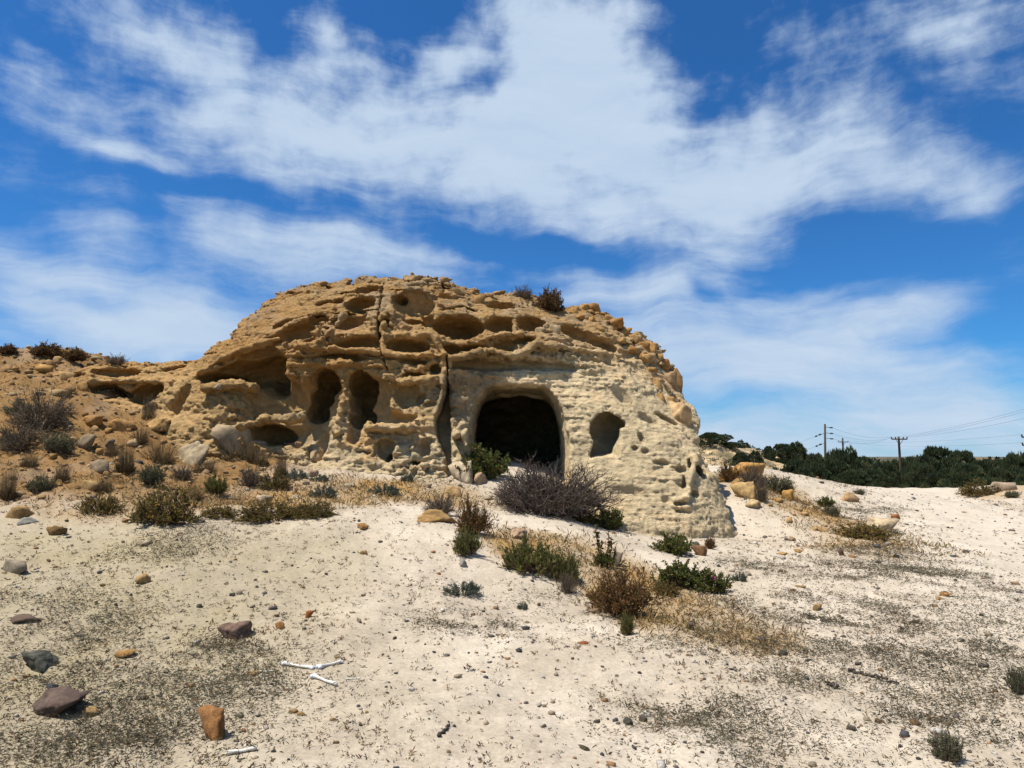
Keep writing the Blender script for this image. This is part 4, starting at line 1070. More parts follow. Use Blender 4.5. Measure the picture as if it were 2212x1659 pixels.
for i in range(120):
    u = _g.uniform(30, 2190); v = 1120 + 530 * _g.random() ** .8
    if gpt(u, v).y > 14: continue
    w = _g.uniform(5, 11)
    ci_ = int(_g.integers(0, 5)); c = [(.09, .09, .09), (.16, .14, .13), (.3, .2, .12), (.38, .26, .14), (.45, .4, .34)][ci_]
    S('pebble', u, v, w, w * .7, c, f"{['black', 'dark grey', 'brown', 'tan', 'whitish'][ci_]} {'pebble' if w > 8 else 'tiny pebble'} {near(u, v, SAND_MARKS)}", int(_g.integers(0, 23)), 'small loose pebbles on the sand', sub=2, bury=.15, cat='pebble')
tick('stones')

# ================================================================== PLANTS
def tubes(P, rad, colr, sides=3):
    """P (n,m,3) polylines, rad (n,m) -> triangles"""
    n, m, _ = P.shape
    T = np.gradient(P, axis=1); T /= np.linalg.norm(T, axis=-1, keepdims=True) + 1e-9
    ref = np.where(np.abs(T[..., 2:3]) > .9, np.array([1., 0, 0]), np.array([0, 0, 1.]))
    A = np.cross(T, ref); A /= np.linalg.norm(A, axis=-1, keepdims=True) + 1e-9
    B = np.cross(T, A)
    ths = np.arange(sides) * 2 * math.pi / sides
    V = P[:, :, None] + rad[:, :, None, None] * (np.cos(ths)[None, None, :, None] * A[:, :, None] + np.sin(ths)[None, None, :, None] * B[:, :, None])
    idx = np.arange(n * m * sides).reshape(n, m, sides)
    a = idx[:, :-1]; b = idx[:, 1:]; a2 = np.roll(a, -1, 2); b2 = np.roll(b, -1, 2)
    F = np.concatenate([np.stack([a, a2, b2], -1).reshape(-1, 3), np.stack([a, b2, b], -1).reshape(-1, 3)])
    C = np.broadcast_to(np.asarray(colr)[:, None, None], (n, m, sides, 3)).reshape(-1, 3) if np.ndim(colr) == 2 else np.broadcast_to(np.asarray(colr), (n * m * sides, 3))
    return V.reshape(-1, 3), F, C
def unit(v): return v / (np.linalg.norm(v, axis=-1, keepdims=True) + 1e-9)
def cards(P, D, Lg, Wd, colr, g, flat=None):
    """rhombic leaves from P along D"""
    n = len(P); D = unit(D)
    side = unit(np.cross(D, g.normal(size=(n, 3)) if flat is None else flat))
    Lg = np.broadcast_to(Lg, n)[:, None]; Wd = np.broadcast_to(Wd, n)[:, None]
    bend = np.array([0, 0, -.12]) * Lg
    V = np.stack([P, P + D * Lg * .5 + side * Wd, P + D * Lg + bend, P + D * Lg * .5 - side * Wd], 1)
    i = np.arange(n)[:, None] * 4
    F = np.concatenate([i + np.array([[0, 1, 2]]), i + np.array([[0, 2, 3]])])
    return V.reshape(-1, 3), F, np.repeat(colr, 4, 0)
def palette(g, n, cols, wts=None, jit=.2):
    cols = np.array(cols); i = g.choice(len(cols), n, p=wts)
    return cols[i] * (1 + jit * g.normal(size=(n, 1))).clip(.4, 1.8)

def shrub_meshes(seed, stems, subs, leaves, leafL, leafW, tw_col, lf_cols, up=.35, spread=1.0, trad=.016, wts=None, leaf_up=.4, base_r=.25, flat=False, inner=.35):
    """a shrub in a unit dome: half width 1, height 1"""
    g = np.random.default_rng(seed)
    n = stems
    az = g.uniform(0, 2 * math.pi, n); el = np.arcsin(g.uniform(.05, 1, n) ** (.7 if not flat else 1.6))
    lr = (g.uniform(.62, 1.0, n)) * (1 + .18 * np.sin(az * 3 + seed) + .1 * np.sin(az * 7 + 2 * seed))
    E = np.stack([np.cos(az) * np.cos(el) * spread, np.sin(az) * np.cos(el) * spread, np.sin(el)], -1) * lr[:, None]
    B = np.stack([np.cos(az), np.sin(az), 0 * az], -1) * (base_r * g.random(n))[:, None]
    t = np.linspace(0, 1, 5)[None, :, None]
    mid = (B + E) / 2 + np.stack([0 * az, 0 * az, up * lr * .5], -1) + .08 * g.normal(size=(n, 3))
    P = (1 - t) ** 2 * B[:, None] + 2 * t * (1 - t) * mid[:, None] + t ** 2 * E[:, None]
    P[:, 1:4] += .03 * g.normal(size=(n, 3, 3)); P[..., 2] = np.maximum(P[..., 2], 0.0)
    rad = trad * np.linspace(1.6, .5, 5)[None] * g.uniform(.7, 1.2, (n, 1))
    tw = [tubes(P, rad, palette(g, n, tw_col))]
    k = n * subs
    si = np.repeat(np.arange(n), subs); ts = g.uniform(inner, .98, k) * 4; i0 = np.minimum(ts.astype(int), 3); fr = (ts - i0)[:, None]
    S0 = P[si, i0] * (1 - fr) + P[si, i0 + 1] * fr
    Dn = unit(unit(S0 + np.array([0, 0, -.1])) * .8 + np.array([0, 0, leaf_up]) + .55 * g.normal(size=(k, 3)))
    ln = g.uniform(.10, .26, k)[:, None]
    S1 = S0 + Dn * ln * .5 + .02 * g.normal(size=(k, 3)); S2 = S0 + Dn * ln + np.array([0, 0, .02])
    Q = np.stack([S0, S1, S2], 1); Q[..., 2] = np.maximum(Q[..., 2], .005)
    tw.append(tubes(Q, trad * np.array([[.7, .5, .28]]) * g.uniform(.7, 1.2, (k, 1)), palette(g, k, tw_col)))
    V, F, C = cat_mesh(tw)
    me_t = mesh_np('branches', V, F, M_TWIG, False, C)
    me_l = None
    if leaves:
        li = g.integers(0, k, leaves); tt = g.uniform(.1, 1.0, leaves)[:, None]
        P0 = Q[li, 0] * (1 - tt) + Q[li, 2] * tt
        D = unit(Dn[li] * .7 + np.array([0, 0, leaf_up]) + .5 * g.normal(size=(leaves, 3)))
        V, F, C = cards(P0, D, leafL * g.uniform(.6, 1.3, leaves), leafW * g.uniform(.7, 1.3, leaves), palette(g, leaves, lf_cols, wts), g)
        V[:, 2] = np.maximum(V[:, 2], 0)
        me_l = mesh_np('foliage', V, F, M_PLANT, False, C)
    return me_t, me_l
GREY_TW = [(.15, .115, .10), (.20, .165, .15), (.10, .075, .065)]; BR_TW = [(.14, .09, .05), (.2, .13, .07)]
KIND = {}
def kind(name, nvar, **kw):
    KIND[name] = [shrub_meshes(100 + 17 * i + sum(map(ord, name)), **kw) for i in range(nvar)]
kind('dead', 1, stems=420, subs=9, leaves=2600, leafL=.035, leafW=.010, tw_col=[(.15, .11, .085), (.21, .165, .135), (.095, .07, .055)], lf_cols=[(.22, .10, .05), (.13, .10, .06), (.24, .18, .12)], up=.05, trad=.0075, base_r=.6, leaf_up=.25)
kind('green', 3, stems=110, subs=8, leaves=4200, leafL=.13, leafW=.020, tw_col=BR_TW, lf_cols=[(.15, .165, .035), (.20, .205, .05), (.27, .245, .075), (.28, .20, .08)], wts=[.35, .35, .2, .1], up=.1, leaf_up=.9, base_r=.55, trad=.012)
kind('lush', 2, stems=90, subs=8, leaves=4200, leafL=.10, leafW=.034, tw_col=BR_TW, lf_cols=[(.12, .16, .03), (.165, .20, .042), (.085, .12, .024), (.27, .20, .06)], up=.3, leaf_up=.4, base_r=.5)
kind('rust', 3, stems=120, subs=9, leaves=3600, leafL=.085, leafW=.016, tw_col=[(.20, .11, .05), (.15, .08, .04)], lf_cols=[(.27, .13, .035), (.20, .10, .03), (.11, .11, .03), (.33, .18, .06)], wts=[.35, .25, .2, .2], up=.3, leaf_up=.3, base_r=.3, trad=.012)
kind('olive', 3, stems=120, subs=8, leaves=4200, leafL=.085, leafW=.022, tw_col=BR_TW, lf_cols=[(.17, .14, .028), (.26, .195, .04), (.36, .22, .05), (.11, .10, .024)], up=.3, leaf_up=.3, base_r=.6, flat=True)
kind('ball', 2, stems=150, subs=10, leaves=9000, leafL=.08, leafW=.026, tw_col=[(.12, .07, .035)], lf_cols=[(.16, .085, .03), (.21, .115, .04), (.11, .06, .024), (.24, .14, .06)], up=.35, leaf_up=.05, base_r=.3)
kind('greybush', 2, stems=120, subs=10, leaves=900, leafL=.06, leafW=.014, tw_col=[(.21, .155, .10), (.27, .21, .145), (.14, .10, .065)], lf_cols=[(.16, .13, .08), (.2, .15, .09)], up=.25, trad=.012, base_r=.3)
kind('greygreen', 2, stems=110, subs=8, leaves=3200, leafL=.10, leafW=.018, tw_col=[(.16, .13, .09)], lf_cols=[(.20, .205, .10), (.15, .155, .07), (.26, .24, .13)], up=.2, leaf_up=.7, base_r=.45)
kind('bluegreen', 1, stems=90, subs=7, leaves=2600, leafL=.11, leafW=.022, tw_col=[(.15, .14, .10)], lf_cols=[(.13, .17, .125), (.10, .14, .10), (.18, .20, .14)], up=.2, leaf_up=.5, base_r=.6, flat=True)
def tuft_meshes(seed, n=260):
    g = np.random.default_rng(seed)
    az = g.uniform(0, 6.283, n); lean = np.abs(g.normal(0, .33, n)); ln = g.uniform(.45, 1.0, n)
    B = np.stack([np.cos(az), np.sin(az), 0 * az], -1) * (.5 * g.random(n) ** .7)[:, None]
    D = np.stack([np.cos(az) * lean, np.sin(az) * lean, 1 + 0 * az], -1); D = unit(D)
    t = np.linspace(0, 1, 4)[None, :, None]
    P = B[:, None] + D[:, None] * (ln[:, None, None] * t) + (np.stack([np.cos(az), np.sin(az), -.5 + 0 * az], -1) * (lean * .5)[:, None])[:, None] * t ** 2
    V, F, C = tubes(P, .010 * np.array([[1, .8, .6, .25]]) * g.uniform(.6, 1.3, (n, 1)), palette(g, n, [(.30, .20, .09), (.22, .14, .065), (.36, .25, .12), (.15, .10, .05)]))
    a = mesh_np('blades', V, F, M_TWIG, False, C)
    m = 500
    az = g.uniform(0, 6.283, m)
    P0 = np.stack([np.cos(az), np.sin(az), 0 * az], -1) * (.62 * g.random(m) ** .5)[:, None]
    V, F, C = cards(P0, unit(P0 * .9 + np.array([0, 0, .8]) + .35 * g.normal(size=(m, 3))), g.uniform(.12, .42, m), .018, palette(g, m, [(.17, .11, .05), (.25, .17, .075), (.13, .10, .045)]), g)
    return a, mesh_np('dry_base', V, F, M_PLANT, False, C)
KIND['tuft'] = [tuft_meshes(5), tuft_meshes(6), tuft_meshes(7)]
tick('plant kinds')
_kc = {}
def plant(name, k, u, v, w, h, label, group=None, on='g', dep=.9, cat='shrub', rz=None, back=.25):
    p = gpt(u, v) if on == 'g' else rpt(u, v)
    s = p.y / FPX
    i = _kc.get(k, 0); _kc[k] = i + 1
    mt, ml = KIND[k][i % len(KIND[k])]
    W = w * s / 2; Hh = h * s * .9
    e = bpy.data.objects.new(name, None); COL.objects.link(e)
    e.location = (p.x, p.y + W * dep * back, p.z - .015 * min(1, Hh)); e.rotation_euler = (0, 0, random.uniform(-.6, .6) if rz is None else rz); e.scale = (W * 1.1, W * dep, Hh * 1.04)
    link(mt.name.split('.')[0], mt, e)
    if ml: link(ml.name.split('.')[0], ml, e)
    return tag(e, label, cat, group)
P_ = plant
P_('dead_bush', 'dead', 1182, 1112, 280, 120, 'big leafless grey thorn bush in front of the cave mouth', rz=0, dep=.75)
P_('shrub', 'lush', 1045, 1034, 112, 70, 'low green and orange shrub at the left side of the cave mouth')
P_('shrub', 'lush', 1030, 1010, 60, 42, 'dark green sprig of shrub leaning into the cave mouth')
P_('shrub', 'lush', 1318, 1143, 72, 46, 'leafy green shrub at the right foot of the dead bush')
P_('shrub', 'olive', 1262, 1128, 60, 34, 'dark olive shrub under the right end of the dead bush')
P_('shrub', 'greybush', 950, 1112, 86, 50, 'grey-brown dry shrub above the layered slab', rz=0)
P_('shrub', 'rust', 1018, 1156, 92, 82, 'rust-coloured dry shrub beside the layered slab')
P_('shrub', 'green', 1006, 1200, 72, 56, 'small upright green shrub alone on the sand berm')
P_('shrub', 'green', 1150, 1240, 130, 72, 'large spiky green shrub on the berm, left half of the widest clump')
P_('shrub', 'green', 1222, 1256, 76, 62, 'spiky green shrub at the right end of the widest clump')
P_('dead_twigs', 'greybush', 1228, 1282, 44, 48, 'bare grey twigs below the widest green clump', cat='twigs')
P_('succulent', 'lush', 1303, 1226, 50, 34, 'leafy green base of the upright succulent by the dark rock')
P_('shrub', 'rust', 1345, 1332, 156, 100, 'large orange-brown shrub in the middle foreground')
P_('shrub', 'green', 1355, 1372, 34, 46, 'small grey-green tuft below the large orange-brown shrub')
P_('shrub', 'lush', 1460, 1197, 84, 42, 'bright green rounded shrub near the outcrop corner')
P_('shrub', 'lush', 1470, 1270, 110, 56, 'bright green spreading shrub, left half of the flowering one')
P_('shrub', 'lush', 1540, 1280, 90, 46, 'bright green spreading shrub bearing one pink flower')
P_('shrub', 'olive', 1440, 1285, 60, 30, 'dull olive shrub behind the large orange-brown one')
P_('shrub', 'rust', 1535, 1186, 30, 28, 'small rust shrub at the foot of the outcrop corner')
P_('shrub', 'greygreen', 2052, 1645, 72, 60, 'spiky grey-green tuft near the bottom right corner')
P_('shrub', 'greygreen', 2206, 1500, 50, 56, 'grey-green tuft cut by the right edge')
P_('shrub', 'greygreen', 1682, 1066, 92, 40, 'pale grey-green shrub on the slope right of the outcrop')
P_('shrub', 'lush', 1785, 1096, 44, 24, 'small green shrub left of the pinkish brown boulder')
P_('shrub', 'greygreen', 1800, 1116, 40, 24, 'small dry green shrub below the boulder by the track')
P_('shrub', 'olive', 1872, 1162, 104, 34, 'dark olive ground shrub in front of the pale boulder')
P_('shrub', 'greybush', 1628, 1058, 76, 56, 'violet-brown dry shrub hanging over the mound of rock')
P_('shrub', 'rust', 1575, 1040, 56, 44, 'orange-brown shrub between outcrop and mound of rock')
P_('shrub', 'greybush', 1648, 1085, 36, 50, 'dark dry shrub right of the pale tan blocks')
P_('shrub', 'greygreen', 1858, 1068, 26, 12, 'tiny grey-green shrub on the crest beside the track')
P_('shrub', 'olive', 2120, 1070, 80, 30, 'brown-green shrub at the left foot of the far right mound')
P_('shrub', 'greygreen', 2190, 1075, 40, 16, 'small green shrub on the far right mound')
# left bank
P_('shrub', 'olive', 350, 1128, 190, 82, 'large dark olive shrub where the left bank meets the sand', dep=.6)
P_('shrub', 'olive', 470, 1118, 70, 30, 'small olive shrub right of the large dark one')
P_('shrub', 'olive', 590, 1124, 170, 44, 'long low olive shrub along the sand berm, middle one', dep=.5)
P_('shrub', 'olive', 680, 1118, 90, 38, 'low olive shrub at the right end of the berm row', dep=.6)
P_('shrub', 'olive', 205, 1106, 110, 42, 'olive shrub low on the left bank among tan blocks', dep=.7)
P_('shrub', 'green', 462, 1068, 58, 44, 'round bright green shrub on the left bank')
P_('shrub', 'greygreen', 322, 1046, 70, 46, 'grey-green shrub below the grey lichen boulder')
P_('shrub', 'greybush', 390, 1036, 56, 34, 'small grey dry shrub beside the grey-green one')
P_('shrub', 'olive', 592, 1056, 64, 42, 'olive dry shrub below the white egg-shaped boulder')
P_('shrub', 'greybush', 540, 1052, 56, 50, 'brown dry shrub between green one and olive one')
P_('thorn_bush', 'greybush', 78, 925, 150, 92, 'big grey thorny bush on the left bank, upper one', rz=0)
P_('thorn_bush', 'greybush', 45, 975, 130, 70, 'big grey thorny bush on the left bank, lower one')
P_('flowering_shrub', 'greygreen', 36, 900, 76, 36, 'pale green flowering shrub growing through the thorny bush, upper left')
P_('flowering_shrub', 'greygreen', 118, 978, 84, 44, 'pale yellow-green flowering shrub right of the thorny bushes')
P_('flowering_shrub', 'greygreen', 20, 960, 56, 26, 'pale green flowering shrub at the left edge')
P_('shrub', 'greygreen', 82, 1066, 62, 42, 'dull grey-green shrub low on the left bank')
P_('shrub', 'lush', 384, 866, 36, 38, 'fresh green shrub in the left ledge hollow, right one')
P_('shrub', 'greygreen', 345, 884, 52, 36, 'grey-green shrub in the left ledge hollow, left one')
P_('shrub', 'greybush', 320, 892, 40, 36, 'dry twiggy shrub in the left ledge hollow')
for (u, v, w, h, lb) in [(500, 994, 110, 66, 'tall dry grass in front of the pyramid-shaped boulder'), (560, 1004, 50, 48, 'dry grass below the white egg-shaped boulder'), (342, 1002, 80, 64, 'dry grass tuft left of the grey lichen boulder'), (606, 1030, 34, 74, 'thin tall dry grass before the low hollow'),
                         (440, 1022, 66, 40, 'short dry grass below the pyramid-shaped boulder'), (266, 1020, 50, 84, 'tall dry grass tuft in the middle of the left bank'), (130, 1040, 48, 52, 'dry grass tuft beside the small ochre stone'), (12, 1080, 46, 100, 'tall dry grass at the left edge'),
                         (420, 1080, 44, 40, 'dry grass tuft left of the round green shrub'), (225, 1065, 40, 50, 'dry grass tuft above the low olive shrub'), (300, 960, 44, 50, 'dry grass below the broad ochre ledge block'), (410, 915, 30, 40, 'dry grass at the foot of the outcrop left end'), (318, 905, 36, 42, 'dry grass in the left ledge hollow'),
                         (540, 1000, 30, 60, 'slender dry grass stalks between the white and pyramid-shaped boulders'), (240, 985, 40, 40, 'dry grass tuft beside the dark slate slab'), (60, 1010, 44, 40, 'dry grass tuft under the thorny bushes')]:
    P_('grass_tuft', 'tuft', u, v, w, h, lb, cat='grass')
for (u, v, w, h, lb) in [(640, 1036, 54, 26, 'blue-green low plant beside the pinkish upright stone'), (698, 1074, 56, 28, 'blue-green low plant in the dry grass before the outcrop'), (690, 1040, 40, 18, 'small blue-green plant right of the pinkish upright stone'), (830, 1068, 70, 26, 'blue-green low plant in front of the low pockets'),
                         (1000, 1284, 84, 30, 'flat grey-green plant on the bare sand'), (880, 1040, 26, 22, 'tiny dark plant at the foot of the outcrop'), (1130, 1316, 22, 18, 'tiny yellow-green sprout on the sand'), (1600, 1255, 30, 22, 'small yellow-green plant right of the flowering shrub')]:
    P_('low_plant', 'bluegreen', u, v, w, h, lb, cat='plant')
for (u, v, w, h, lb) in [(14, 764, 44, 22, 'brown bush on the left skyline at the picture edge'), (95, 770, 66, 32, 'largest brown bush on the left skyline'), (158, 778, 58, 28, 'rounded brown bush on the left skyline, right of the largest')]:
    P_('skyline_bush', 'ball', u, v, w, h, lb, cat='bush')
P_('skyline_bush', 'greybush', 250, 784, 62, 26, 'dark twiggy bush on the ledge skyline', on='r')
P_('skyline_bush', 'greybush', 1132, 640, 56, 32, 'grey-brown bush on top of the outcrop, left of the round one', on='r')
P_('skyline_bush', 'ball', 1188, 668, 66, 54, 'round dark brown bush on top of the outcrop', on='r', dep=1.0)

# upright succulent and pink flower
def succulent():
    p = gpt(1306, 1224); s = p.y / FPX
    e = bpy.data.objects.new('succulent', None); COL.objects.link(e); e.location = p
    g = np.random.default_rng(44)
    tops = [(1287, 1132), (1292, 1150), (1313, 1148), (1319, 1165), (1330, 1188), (1300, 1170)]
    st = []; lv = []
    for (u, v) in tops:
        q = np.array(at(u, v, p.y + g.uniform(-.08, .08))) - np.array(p)
        t = np.linspace(0, 1, 7)[:, None]
        P = q * t + np.array([0.03 * math.copysign(1, q[0]), 0, 0]) * np.sin(t * 3.14) + .012 * g.normal(size=(7, 3)) * t
        st.append(tubes(P[None], np.linspace(.010, .005, 7)[None], np.array([.13, .075, .04])))
        m = 46; tt = g.uniform(.28, 1, m)
        Q = np.stack([np.interp(tt, t[:, 0], P[:, k]) for k in range(3)], -1)
        lv.append(cards(Q, g.normal(size=(m, 3)) * .8 + np.array([0, 0, .6]), g.uniform(.03, .055, m), .011, palette(g, m, [(.11, .13, .025), (.20, .19, .05), (.28, .12, .05)]), g))
    link('stems', mesh_np('stems', *cat_mesh(st)[:2], M_TWIG, False, cat_mesh(st)[2]), e)
    link('foliage', mesh_np('foliage', *cat_mesh(lv)[:2], M_PLANT, False, cat_mesh(lv)[2]), e)
    tag(e, 'upright leggy succulent with reddish stems beside the dark grey rock', 'plant')
succulent()
def pink_flower():
    p = gpt(1543, 1282)
    q = np.array(at(1543, 1252, p.y + .05))
    g = np.random.default_rng(4)
    n = 14; a = np.arange(n) * 6.283 / n
    V, F, C = cards(np.zeros((n, 3)), np.stack([np.cos(a), np.sin(a) * .8 - .5, .4 + .5 * np.sin(a)], -1), .045, .012, np.repeat([[.55, .05, .32]], n, 0), g)
    o = link('flower', mesh_np('flower', V, F, M_PLANT, False, C), None, tuple(q)); tag(o, 'single pink flower on the bright green spreading shrub', 'flower')
pink_flower()
tick('plants')

# ================================================================== TREES, HILL, POLES (right-hand distance)
def tree_meshes(seed, clumps=120, per=70, umbrella=False):
    g = np.random.default_rng(seed)
    n = clumps
    az = g.uniform(0, 6.283, n); zz = g.uniform(.10 if not umbrella else .5, 1.0, n)
    prof = np.sqrt(np.clip(1 - ((zz - .32) / .70) ** 2, .02, 1)) if not umbrella else np.sqrt(np.clip(1 - ((zz - .62) / .4) ** 2, .02, 1))
    lob = 1 + .22 * np.sin(az * 2 + seed) + .16 * np.sin(az * 5 + 2.1 * seed)
    rr = prof * lob * g.uniform(.45, 1.0, n) ** .6
    Cc = np.stack([np.cos(az) * rr, np.sin(az) * rr, zz * (1 - .12 * rr) * .92], -1)
    # limbs
    m = 14; pick = g.choice(n, m, replace=False); t = np.linspace(0, 1, 5)[None, :, None]
    B = np.zeros((m, 3)); B[:, 2] = g.uniform(.1, .3, m); E = Cc[pick] * .85
    mid = (B + E) / 2 + np.array([0, 0, .08])
    P = (1 - t) ** 2 * B[:, None] + 2 * t * (1 - t) * mid[:, None] + t * t * E[:, None]
    limbs = tubes(P, .022 * np.linspace(1.3, .4, 5)[None] * np.ones((m, 1)), np.array([.10, .075, .05]), 4)
    Pt = np.array([[[0, 0, -.12], [.01, 0, .1], [.03, .01, .3], [.02, .0, .55], [0, .02, .8]]])
    trunk = tubes(Pt, np.array([[.07, .055, .045, .03, .012]]), np.array([.10, .075, .05]), 7)
    k = n * per; ci = np.repeat(np.arange(n), per)
    o = unit(g.normal(size=(k, 3))); o[:, 2] = np.abs(o[:, 2]) * .8 - .25
    rad = g.uniform(.11, .20, n)[ci] * (g.random(k) ** .4)
    Q = Cc[ci] + o * rad[:, None] * np.array([1.2, 1.2, .8])
    D = unit(o * .8 + unit(Cc[ci]) * .5 + np.array([0, 0, .9]) + .35 * g.normal(size=(k, 3)))
    base = palette(g, n, [(.06, .085, .035), (.08, .105, .042), (.045, .066, .03), (.10, .11, .045)], jit=.15)[ci] * g.uniform(.75, 1.3, (k, 1))
    V, F, C = cards(Q, D, g.uniform(.07, .15, k), g.uniform(.014, .028, k), base, g)
    V[:, 2] = np.maximum(V[:, 2], -.05)
    tm = mesh_np('trunk', trunk[0], trunk[1], M_WOOD, True, trunk[2]); lm = mesh_np('limbs', limbs[0], limbs[1], M_WOOD, True, limbs[2])
    return tm, lm, mesh_np('crown', V, F, M_PLANT, False, C)
TREES = [tree_meshes(1), tree_meshes(2), tree_meshes(3, 130, 70), tree_meshes(4)]
UMB = tree_meshes(9, 40, 60, True)
def tree(u, vtop, w, y, label, k=0, hpx=None, name='juniper_tree', umb=False, base=None):
    x = at(u, 985, y)[0]; zt = at(u, vtop, y)[2]
    zb = float(ground_z(np.array([x]), np.array([y]))[0]) if base is None else base
    e = bpy.data.objects.new(name, None); COL.objects.link(e)
    e.location = (x, y, zb); e.rotation_euler = (0, 0, k * 1.3)
    wr = w / 2 * y / FPX * .92
    if not umb: zt += .010 * y * (1 + math.sin(k * 2.4)) * .5
    e.scale = (wr, wr * .9, (zt - zb) * .96)
    for nm, me in zip(('trunk', 'limbs', 'crown'), UMB if umb else TREES[k % 4]): link(nm, me, e)
    return tag(e, label, 'tree', 'junipers beyond the track')
for i, (u, vt, w, y, lb) in enumerate([
    (1722, 995, 84, 52, 'small dark juniper at the left end of the tree belt'), (1762, 988, 92, 56, 'bushy juniper under the tall bare pole'), (1818, 962, 110, 60, 'tallest pointed juniper left of the track'), (1800, 1004, 110, 50, 'low juniper in front of the tallest pointed one'),
    (1862, 990, 100, 62, 'rounded juniper between the pointed one and the pole'), (1872, 1014, 100, 50, 'low spreading juniper on the crest left of the pole'), (1912, 1006, 84, 64, 'juniper just left of the crossarm pole'), (1900, 1026, 90, 47, 'lowest juniper at the edge of the track'),
    (1735, 1018, 70, 46, 'small juniper at the crest left end'), (1842, 1024, 90, 46, 'low dark juniper on the crest line'), (1680, 1008, 60, 58, 'low juniper behind the mound of rock'), (1760, 1012, 80, 48, 'dense juniper low on the crest beneath the bare pole'),
    (2022, 966, 130, 68, 'broad tall juniper right of the crossarm pole'), (2075, 975, 110, 72, 'tall juniper right of the broadest one'), (1992, 1008, 70, 60, 'juniper beside the far bend of the track'), (2050, 1010, 110, 56, 'middle juniper in the right-hand group'),
    (2092, 1012, 110, 46, 'nearest dark juniper of the right-hand group'), (2130, 996, 100, 62, 'juniper left of the far right mound'), (2160, 1006, 90, 54, 'low juniper behind the far right mound'), (2196, 990, 100, 60, 'juniper at the right edge, taller one'),
    (2222, 1008, 90, 50, 'juniper at the right edge, lower one'), (1975, 992, 60, 85, 'distant juniper in the gap right of the pole'), (1940, 1000, 50, 110, 'far juniper straight behind the crossarm pole')]):
    tree(u, vt, w, y, lb, i)

hill_pts = [(1380, 985), (1440, 968), (1500, 952), (1540, 947), (1575, 955), (1610, 966), (1640, 974), (1690, 974), (1720, 984), (1745, 990), (1765, 1004), (1800, 1022), (1830, 1040)]
HX = np.array([at(u, v, 118)[0] for u, v in hill_pts]); HZ = np.array([at(u, v, 118)[2] for u, v in hill_pts])
def hill_z(X, Y):
    r = np.interp(X * 118 / np.maximum(Y, 60) if False else X, HX, HZ, left=-4, right=-4)
    prof = np.exp(-((Y - 122) / 22.0) ** 2)
    z = -3.6 + (r + 3.6) * prof
    cl = sstep(.35, .6, (z + 3.6) / 8 + .25 * fbm(X * .12, Y * .12, X * 0, 3, 7))
    return z + .9 * fbm(X * .25, Y * .25, X * 0, 4, 17) * np.clip((z + 3.6) / 3, 0, 1) + .6 * cl * vnoise(X * .7, Y * .7, X * 0, 19)
def build_hill():
    xs = np.linspace(16, 72, 190); ys = np.linspace(70, 175, 150)
    X, Y = np.meshgrid(xs, ys, indexing='ij'); Z = hill_z(X, Y)
    idx = np.arange(X.size).reshape(X.shape)
    F = np.stack([idx[:-1, :-1], idx[1:, :-1], idx[1:, 1:], idx[:-1, 1:]], -1).reshape(-1, 4)
    x, y, z = X.ravel(), Y.ravel(), Z.ravel()
    n = fbm(x * .2, y * .2, z * .5, 4, 23)
    C = np.array([.58, .42, .24])[None] * (1 + .5 * n)[:, None]
    w = np.clip(.3 + 2.2 * fbm(x * .35, y * .35, z * 0, 3, 29), 0, 1)[:, None]
    C = C * (1 - w) + np.array([.16, .13, .065]) * w
    o = link('hill', mesh_np('hill', np.stack([x, y, z], -1), F, attr_mat('hill_soil', .95, .4, 1.2, bump=.6, bscale=2), True, C)); tag(o, 'tan rocky hill with scrub behind the outcrop', kind='structure')
    xs = np.linspace(60, 420, 120); ys = np.linspace(230, 420, 40)
    X, Y = np.meshgrid(xs, ys, indexing='ij')
    Z = -4.5 + (5.6 + 1.6 * fbm(X * .02, Y * .02, X * 0, 3, 41)) * np.exp(-((Y - 320) / 50.) ** 2) * sstep(90, 200, X + 30 * vnoise(X * .02, Y * .02, X * 0, 3)) + .7 * fbm(X * .12, Y * .12, X * 0, 3, 44)
    x, y, z = X.ravel(), Y.ravel(), Z.ravel(); idx = np.arange(X.size).reshape(X.shape)
    F = np.stack([idx[:-1, :-1], idx[1:, :-1], idx[1:, 1:], idx[:-1, 1:]], -1).reshape(-1, 4)
    w = np.clip(.6 + 2.5 * fbm(x * .06, y * .06, z * 0, 3, 49), 0, 1)[:, None]
    C = np.array([.26, .18, .10]) * (1 - w) + np.array([.08, .08, .045]) * w
    o = link('hill', mesh_np('hill', np.stack([x, y, z], -1), F, bpy.data.materials['hill_soil'], True, C)); tag(o, 'low distant scrubby plateau behind the trees', kind='structure')
build_hill()
def hz(x, y): return float(hill_z(np.array([x]), np.array([y]))[0])
for i, (u, vt, w, y, lb, um) in enumerate([
    (1569, 936, 30, 118, 'lone flat-topped tree on the crest of the far hill', True), (1601, 948, 16, 118, 'small tree right of the lone flat-topped one on the hill', True), (1612, 955, 18, 119, 'smallest tree on the far hill crest', False), (1536, 946, 70, 112, 'dark tree against the outcrop on the far hill', False),
    (1580, 960, 60, 112, 'dark bushy tree below the lone flat-topped one', False), (1690, 960, 60, 108, 'rounded tree on the right knoll of the far hill', False), (1722, 966, 50, 108, 'second rounded tree on the right knoll of the far hill', False),
    (1600, 976, 50, 100, 'bush low on the far hill, left', False), (1632, 982, 46, 98, 'bush low on the far hill, right', False), (1660, 972, 26, 112, 'small bush on the saddle of the far hill', False)]):
    tree(u, vt, w, y, lb, i, name='hill_tree', umb=um, base=hz(at(u, 985, y)[0], y) - .3)
